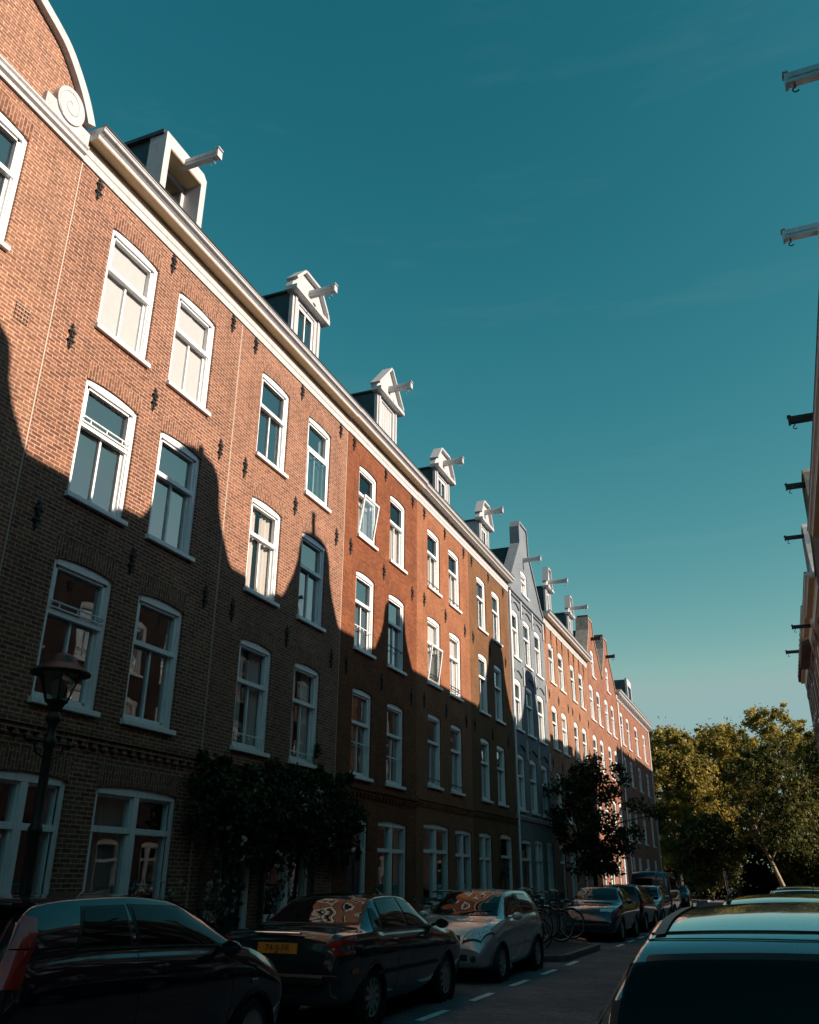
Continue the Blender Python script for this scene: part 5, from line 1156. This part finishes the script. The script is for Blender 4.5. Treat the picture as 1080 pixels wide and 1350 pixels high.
BK = [(F2, 0, 0, 'grey bicycle on the pavement, nearest the camera, half hidden by the silver blue hatchback'), (F1, 0, 0, 'black bicycle on the pavement next to the nearest grey one')]+BK
for i, (fm, la, ba, lab) in enumerate(BK):
    b_ = bicycle(lab, fm, la, ba); y = 18.1+i*.475
    b_.scale = (1.1, 1.1, 1.12); b_.location = (-6.85-(.65 if y < 19.6 else .25 if y < 20.1 else 0)+rng.normal()*.08+(.0 if i % 2 else .14), y-.25, .125); b_.rotation_euler = (R(rng.normal()*2.5+(5 if i % 3 else -4)), R(rng.normal()*3), -R(66+rng.normal()*7))
# small red bag on the kerb
mb = MB(); n = 14; m = 7
for i in range(m+1):
    for j in range(n):
        a = 2*PI*j/n; p = PI*i/m; q = 1+.28*math.sin(3*a+i)*math.sin(p)+.18*math.cos(5*a-2*i)*math.sin(p); mb.v.append((-5.42+.24*q*math.sin(p)*math.cos(a), 25.35+.20*q*math.sin(p)*math.sin(a), .085+.085*math.cos(p)*(-1)+.03))
mb.f = [(i*n+j, i*n+(j+1) % n, (i+1)*n+(j+1) % n, (i+1)*n+j) for i in range(m) for j in range(n)]; mb.m = [0]*len(mb.f)
tag(mb.build('bag', plain('orange_red_plastic', (.60, .06, .02), .35, var=.15), smooth='all'), 'crumpled orange red bag lying by the kerb past the bicycles', 'bag')

# ------------------------------------------------------------------ street lantern
t = thing('street_lantern', 'black cast iron street lantern in front of the tan brick house', 'street lamp', (-7.8, 8.0, .12))
mb = MB(); mb.lathe([(.20, 0), (.20, .08), (.17, .12), (.15, .5), (.16, .55), (.12, .62), (.095, .9), (.10, .94), (.07, 1.0), (.062, 1.9), (.08, 1.94), (.08, 1.98), (.058, 2.03), (.052, 2.85), (.075, 2.9), (.075, 2.96), (.05, 3.0), (.05, 3.12), (.09, 3.18), (.09, 3.22), (.055, 3.28), (.10, 3.37), (.13, 3.40)], n=16); mb.build('pole', IRON, t, smooth=35)
mb = MB(); mb.tube([(0, -.30, 2.93), (0, .30, 2.93)], .018)
for s_ in (-1, 1): mb.lathe([(.001, 0), (.035, .02), (.045, .05), (.03, .085), (.001, .10)], (0, s_*.31, 2.88), n=12); mb.tube([(0, s_*.07, 2.75), (0, s_*.20, 2.80), (0, s_*.24, 2.92)], .013)
mb.build('ladder_bar', IRON, t, smooth=40)
la = MB(); n = 6
for i in range(n):
    a = 2*PI*i/n+.3; la.tube([(.135*math.cos(a), .135*math.sin(a), 3.40), (.255*math.cos(a), .255*math.sin(a), 3.74)], .010, 5)
for rr, z in ((.135, 3.405), (.255, 3.74)): la.tube([(rr*math.cos(2*PI*i/n+.3), rr*math.sin(2*PI*i/n+.3), z) for i in range(n+1)], .012, 5)
lo = la.build('lantern', IRON, t)
mb = MB()
for i in range(n):
    a, b = 2*PI*i/n+.3, 2*PI*(i+1)/n+.3; mb.quad((.133*math.cos(a), .133*math.sin(a), 3.41), (.133*math.cos(b), .133*math.sin(b), 3.41), (.250*math.cos(b), .250*math.sin(b), 3.735), (.250*math.cos(a), .250*math.sin(a), 3.735))
mb.build('pane', PANE, lo)
mb = MB(); mb.lathe([(.05, 3.41), (.06, 3.45), (.085, 3.60), (.07, 3.66), (.02, 3.68)], n=16); mb.build('lamp_bulb', plain('frosted_lamp_glass', (.45, .43, .36), .4, var=.1), lo, smooth=50)
mb = MB(); mb.lathe([(.24, 3.735), (.345, 3.725), (.35, 3.745), (.30, 3.79), (.22, 3.83), (.185, 3.86), (.15, 3.93), (.08, 3.975), (.001, 3.985)], n=28); mb.build('cap', IRON, t, smooth=50)

# ------------------------------------------------------------------ plants and trees
def leaf_cloud(centres, radii, n, size, seed, flat=.8, jitter=.55, fuzz=.14):
    """n small leaf quads spread in and around ellipsoid clumps"""
    g = np.random.default_rng(seed); k = g.integers(0, len(centres), n); c = np.array(centres)[k]; r = np.array(radii)[k]
    if r.ndim == 1: r = np.stack([r, r, r*flat], 1)
    d = g.normal(size=(n, 3)); d /= np.linalg.norm(d, axis=1)[:, None]; rad = g.random(n)**jitter*(1+fuzz*np.abs(g.normal(size=n))*np.where(g.random(n) < .7, 1, 2.2))
    p = c+d*r*rad[:, None]
    nn = d*.5+g.normal(size=(n, 3))*.7+np.array([0, 0, .25]); nn /= np.linalg.norm(nn, axis=1)[:, None]
    a = np.cross(nn, g.normal(size=(n, 3))); a /= np.linalg.norm(a, axis=1)[:, None]; b = np.cross(nn, a)
    s = size*(.6+.8*g.random(n))[:, None]
    v = np.stack([p-a*s, p+b*s*.55+nn*s*.12, p+a*s, p-b*s*.55+nn*s*.12], 1).reshape(-1, 3)
    return v
def leaf_mesh(name, v, mat):
    n = len(v)//4; me = bpy.data.meshes.new(name); me.vertices.add(4*n); me.vertices.foreach_set('co', v.astype(np.float32).ravel())
    me.loops.add(4*n); me.loops.foreach_set('vertex_index', np.arange(4*n, dtype=np.int32)); me.polygons.add(n); me.polygons.foreach_set('loop_start', np.arange(0, 4*n, 4, dtype=np.int32))
    me.materials.append(mat); me.update(calc_edges=True); return me
# climber over the door
t = thing('climbing_plant', 'dark leafy climber with pale blossoms hanging over the door of the tan brick house', 'climber', (LX, 13.6, 0))
g = np.random.default_rng(3); cs, rs = [], []
for i in range(260):
    y = g.random()*6.5-.45; top = 3.28+.40*min(1, max(0, (y+.4)/3))+.06*math.sin(y*3.1); bot = 2.22+.12*math.sin(y*2.3)+.14*math.sin(y*6.1)+(.35 if y < .3 else 0)+(.3 if y > 5.7 else 0)
    if y > 5.2: top -= .30*(y-5.2)
    z = bot+(top-bot)*g.random(); cs.append((.10+.36*math.sin(PI*min(1, max(0, (z-bot)/(top-bot))))*g.random(), y, z)); rs.append((.14+.1*g.random(), .20+.2*g.random(), .14+.12*g.random()))
for i in range(60):
    y = g.random()*6.2-.2; cs.append((.12+.25*g.random(), y, 1.85+.6*g.random())); rs.append((.06, .07, .30))
for i in range(40):
    y = g.random()*6.4-.4; cs.append((.08+.12*g.random(), y, 3.42+.22*g.random()+.04*y)); rs.append((.05, .16, .08))
me = leaf_mesh('foliage', leaf_cloud(cs, rs, 19000, .052, 5, jitter=.65), LEAF_D); link('foliage', me, t)
for y, dy in ((.12, .9), (2.15, -.6), (4.25, .5)):
    mb = MB(); mb.tube([(.08, y, .1), (.10, y+.04, 1.0), (.07, y+.1, 1.8), (.12, y+dy*.5, 2.5), (.15, y+dy, 3.2)], [.05, .045, .04, .03, .015], 7)
    mb.build('stem', BARKD, t, smooth=60)
fl = np.concatenate([leaf_cloud([c], [(.05, .05, .05)], 7, .03, 100+i) for i, c in enumerate([(.50+.1*g.random(), 2.4+1.3*g.random(), 2.9+.5*g.random()) for _ in range(9)]+[(.46, 6.1*g.random(), 2.2+1.2*g.random()) for _ in range(14)])])
link('blossom', leaf_mesh('blossom', fl, PETAL), t)
# hollyhocks and sprigs against the wall
def stalk(label, x, y, h, n, seed, z0=.12, blossoms=True, name='flowering_plant', cat='plant', size=.06, spread=.22):
    t = thing(name, label, cat, (x, y, z0)); g = np.random.default_rng(seed); cs, fs = [], []
    for i in range(n):
        a = g.random()*6.28; dx, dy = spread*math.cos(a), spread*math.sin(a); hh = h*(.6+.4*g.random())
        st = MB(); st.tube([(dx*.3, dy*.3, 0), (dx*.7, dy*.7, hh*.5), (dx, dy, hh)], [.010, .008, .004], 5); st.build('stem', BARKD, t, smooth=60)
        for k in range(9): u = g.random()*.75; cs.append((dx*(.3+.7*u)+.1*g.normal(), dy*(.3+.7*u)+.1*g.normal(), hh*u+.05))
        for k in range(8): u = .5+.5*g.random(); fs.append((dx*u+.03*g.normal(), dy*u+.03*g.normal(), hh*u))
    link('foliage', leaf_mesh('foliage', leaf_cloud(cs, [.10]*len(cs), 40*n+60, size, seed), LEAF_D), t)
    if blossoms: link('blossom', leaf_mesh('blossom', leaf_cloud(fs, [.035]*len(fs), 9*len(fs), .028, seed+1), PETAL), t)
stalk('tall hollyhock with pale blossoms by the door under the climber', -9.15, 14.05, 2.35, 4, 11, spread=.28)
stalk('bushy flowering plant at the wall left of the hollyhock', -9.1, 13.25, 1.5, 4, 12)
stalk('second hollyhock with pale blossoms, right of the bushy flowering plant', -9.2, 15.8, 2.1, 3, 13)
stalk('thin creeper growing up the middle post of the ground floor window', -9.48, 12.0, 2.25, 2, 14, blossoms=False, spread=.06, size=.045)
stalk('small shrub at the foot of the double window near the lantern', -9.3, 12.7, 1.55, 3, 15)
stalk('thin dark creeper on the door post of the ochre brown house', -9.5, 32.25, 3.0, 3, 19, blossoms=False, spread=.08, size=.06)
t = thing('potted_plant', 'trailing plant in a small pot on the window sill of the buff house', 'potted plant', (-9.58, 17.93, 3.955))
mb = MB(); mb.lathe([(.05, 0), (.075, .13), (.082, .13), (.082, .15), (.06, .15)], n=14); mb.build('pot', plain('clay_pot', (.30, .13, .07), .8), t, smooth=40)
link('foliage', leaf_mesh('foliage', leaf_cloud([(0, 0, .22), (.04, .04, .33), (.08, .02, -.02), (.10, .05, -.15), (.02, -.02, .42)], [.10, .09, .08, .08, .06], 190, .04, 9), LEAF_O), t)

def tree(label, loc, trunk, limbs, clumps, radii, n, size, seed, lm, bm, flat=.8, jitter=.5, group=None, rz=0, fuzz=.2):
    t = thing('tree', label, 'tree', loc, rz, group)
    mb = MB(); mb.tube(*trunk, 9)
    for l in limbs: mb.tube(*l, 6)
    mb.build('trunk', bm, t, smooth=60)
    link('crown', leaf_mesh('crown', leaf_cloud(clumps, radii, n, size, seed, flat, jitter, fuzz), lm), t)
    return t
# dark street tree before the peach houses
g = np.random.default_rng(21); cl, rd_ = [], []
for i in range(80):
    a = g.random()*6.28; h = g.random(); rr = (1.75*math.sin(PI*(.16+.74*h))**.8)*(g.random()**.5)
    cl.append((rr*math.cos(a)*.9, rr*math.sin(a)*1.0, 1.9+4.3*h)); rd_.append(.26+.28*g.random())
for (x, y, z, r0) in ((1.9, .4, 4.5, .45), (2.45, .6, 4.3, .42), (2.9, .8, 4.15, .3), (1.5, .3, 5.6, .4), (.4, 0, 6.5, .35), (1.8, .2, 3.4, .4), (-1.6, -.2, 5.2, .45), (1.3, .2, 6.1, .3)): cl.append((x, y, z)); rd_.append(r0)
limbs = [([(0, 0, 2.0), (.7*math.cos(a), .7*math.sin(a), 3.3), (1.5*math.cos(a), 1.5*math.sin(a), 4.6+.8*(i % 3))], [.06, .045, .015]) for i, a in enumerate([0.2, 1.4, 2.6, 3.7, 5.0])]+[([(0, 0, 2.6), (1.2, .3, 3.8), (2.9, .8, 4.2)], [.05, .035, .012])]
tree('small dark street tree standing on the pavement before the peach brick houses', (-7.75, 40.2, .12), ([(0, 0, 0), (.03, .02, 1.2), (.0, .05, 2.2), (.08, 0, 4.2)], [.12, .10, .085, .04]), limbs, cl, rd_, 11500, .085, 31, LEAF_D, BARKD)
# big trees in the park at the end of the street
PK = 'tall trees in the park at the end of the street'
def park_tree(label, x, y, h, wd, seed, n, lm, lean=0., low=2.2, size=.15, bm=None, tl=0.):
    g = np.random.default_rng(seed); cl, rd = [], []
    for i in range(170):
        a = g.random()*6.28; u = g.random(); rr = wd*(math.sin(PI*(.14+.80*u))**.7)*(g.random()**.42)
        cl.append((rr*math.cos(a)+lean*u*h*.5, rr*math.sin(a), low+(h-low)*u)); rd.append(.30+.62*g.random())
    for i in range(70):
        a = g.random()*6.28; u = .25+.75*g.random(); rr = wd*(math.sin(PI*(.12+.80*u))**.7)*(1.0+.22*g.random()); cl.append((rr*math.cos(a)+lean*u*h*.5, rr*math.sin(a), low+(h-low)*u+.6*g.random())); rd.append(.2+.28*g.random())
    L = lean*h*.25+tl
    limbs = []
    for i in range(8):
        a = i*.8+g.random(); b = .35+.4*g.random(); limbs.append(([(L*b, 0, h*.6*b), (L*b+wd*.4*math.cos(a), wd*.4*math.sin(a), h*.6*b+h*.15), (L*b+wd*.8*math.cos(a), wd*.8*math.sin(a), h*.6*b+h*.28)], [h*.008, h*.005, h*.0015]))
    return tree(label, (x, y, 0), ([(0, 0, 0), (L*.3, 0, h*.2), (L*.65, .1, h*.42), (L, 0, h*.8)], [h*.016, h*.013, h*.010, h*.003]), limbs, cl, rd, int(n*2.1), size, seed, lm, bm or BARKD, .85, .6, PK, 0, .42)
park_tree('golden green tree just right of the end house, leftmost of the park trees', -9.4, 90, 15.0, 3.9, 41, 15000, LEAF_P, low=3.0)
park_tree('broad golden tree in the middle of the park trees', -4.6, 95.5, 16.0, 4.3, 42, 16000, LEAF_P, low=4.0)
park_tree('tallest park tree with thin golden top left of the dark block', .7, 103, 18.6, 4.5, 43, 15000, LEAF_P, low=3.5)
park_tree('open park tree with a pale leaning trunk above the silver grey hatchback', -.2, 84.5, 12.6, 3.2, 44, 6500, LEAF_O, lean=-.12, low=4.2, bm=BARK, tl=-2.4)
park_tree('dark loose tree at the right edge of the park', 5.8, 98, 15.5, 4.0, 45, 12000, LEAF_O, low=2.0)
park_tree('dense dark tree behind the golden trees, left part of the park', -13.5, 103, 16.5, 4.6, 46, 12000, LEAF_O, low=2.0)
park_tree('dense dark tree behind the golden trees, middle of the park', -6.5, 108, 17.0, 4.8, 47, 12000, LEAF_O, low=1.5)
park_tree('dense dark tree behind the golden trees, right part of the park', 3.0, 110, 16.0, 4.8, 48, 12000, LEAF_O, low=1.5)
park_tree('dense dark tree at the back of the park, farthest to the right', 9.5, 112, 17.0, 5.2, 50, 12000, LEAF_O, low=1.5)
park_tree('low bushy tree under the leaning trunk, at the right of the park', 2.6, 94, 7.8, 3.6, 51, 11000, LEAF_O, low=.8)
park_tree('lower bushy tree in front of the park, behind the blue van', -6.4, 86, 6.6, 2.6, 49, 8000, LEAF_O, low=1.2)
# undergrowth along the park edge
g = np.random.default_rng(77); cs = [(x, 97+3*g.random()+9*g.random(), .5+5.5*g.random()**1.5) for x in np.linspace(-26, 18, 190)]
tag(link('undergrowth', leaf_mesh('undergrowth', leaf_cloud(cs, [1.0+.5*g.random() for _ in cs], 62000, .26, 78), LEAF_D)), 'dark undergrowth along the edge of the park', 'undergrowth', kind='stuff')

# ------------------------------------------------------------------ little things far down the right side
mb = MB(); mb.tube([(0, 0, 0), (0, 0, 2.0)], .05, 8); mb.lathe([(.06, 2.0), (.05, 2.05), (.001, 2.08)], n=10); o = mb.build('post', STEEL, smooth=40); o.location = (-2.9, 50, 0); o.rotation_euler.y = R(-4); tag(o, 'thin pale post leaning a little, beyond the cars on the right', 'post')
for lab, src, y, pm, dx in (('pale blue grey hatchback third in the right hand row of parked cars', c3, 13.6, P_PALE, .2), ('dark hatchback fourth in the right hand row of parked cars', c5, 18.2, None, .25), ('silver hatchback fifth in the right hand row of parked cars', c3, 23.2, None, .1), ('midnight blue hatchback sixth in the right hand row of parked cars', c5, 28.0, P_BLUE, .2), ('pale hatchback farthest along the right hand row of parked cars', c3, 33.5, P_PALE, .15)):
    c = copy_tree(src); c.location = (dx, y, 0); c.rotation_euler.z = 0; c['label'] = lab
    if pm:
        for ch in c.children:
            if ch.name.split('.')[0] in ('body', 'wheel_arch', 'wing_mirror', 'handle'):
                me = ch.data.copy(); me.materials[0] = pm; ch.data = me
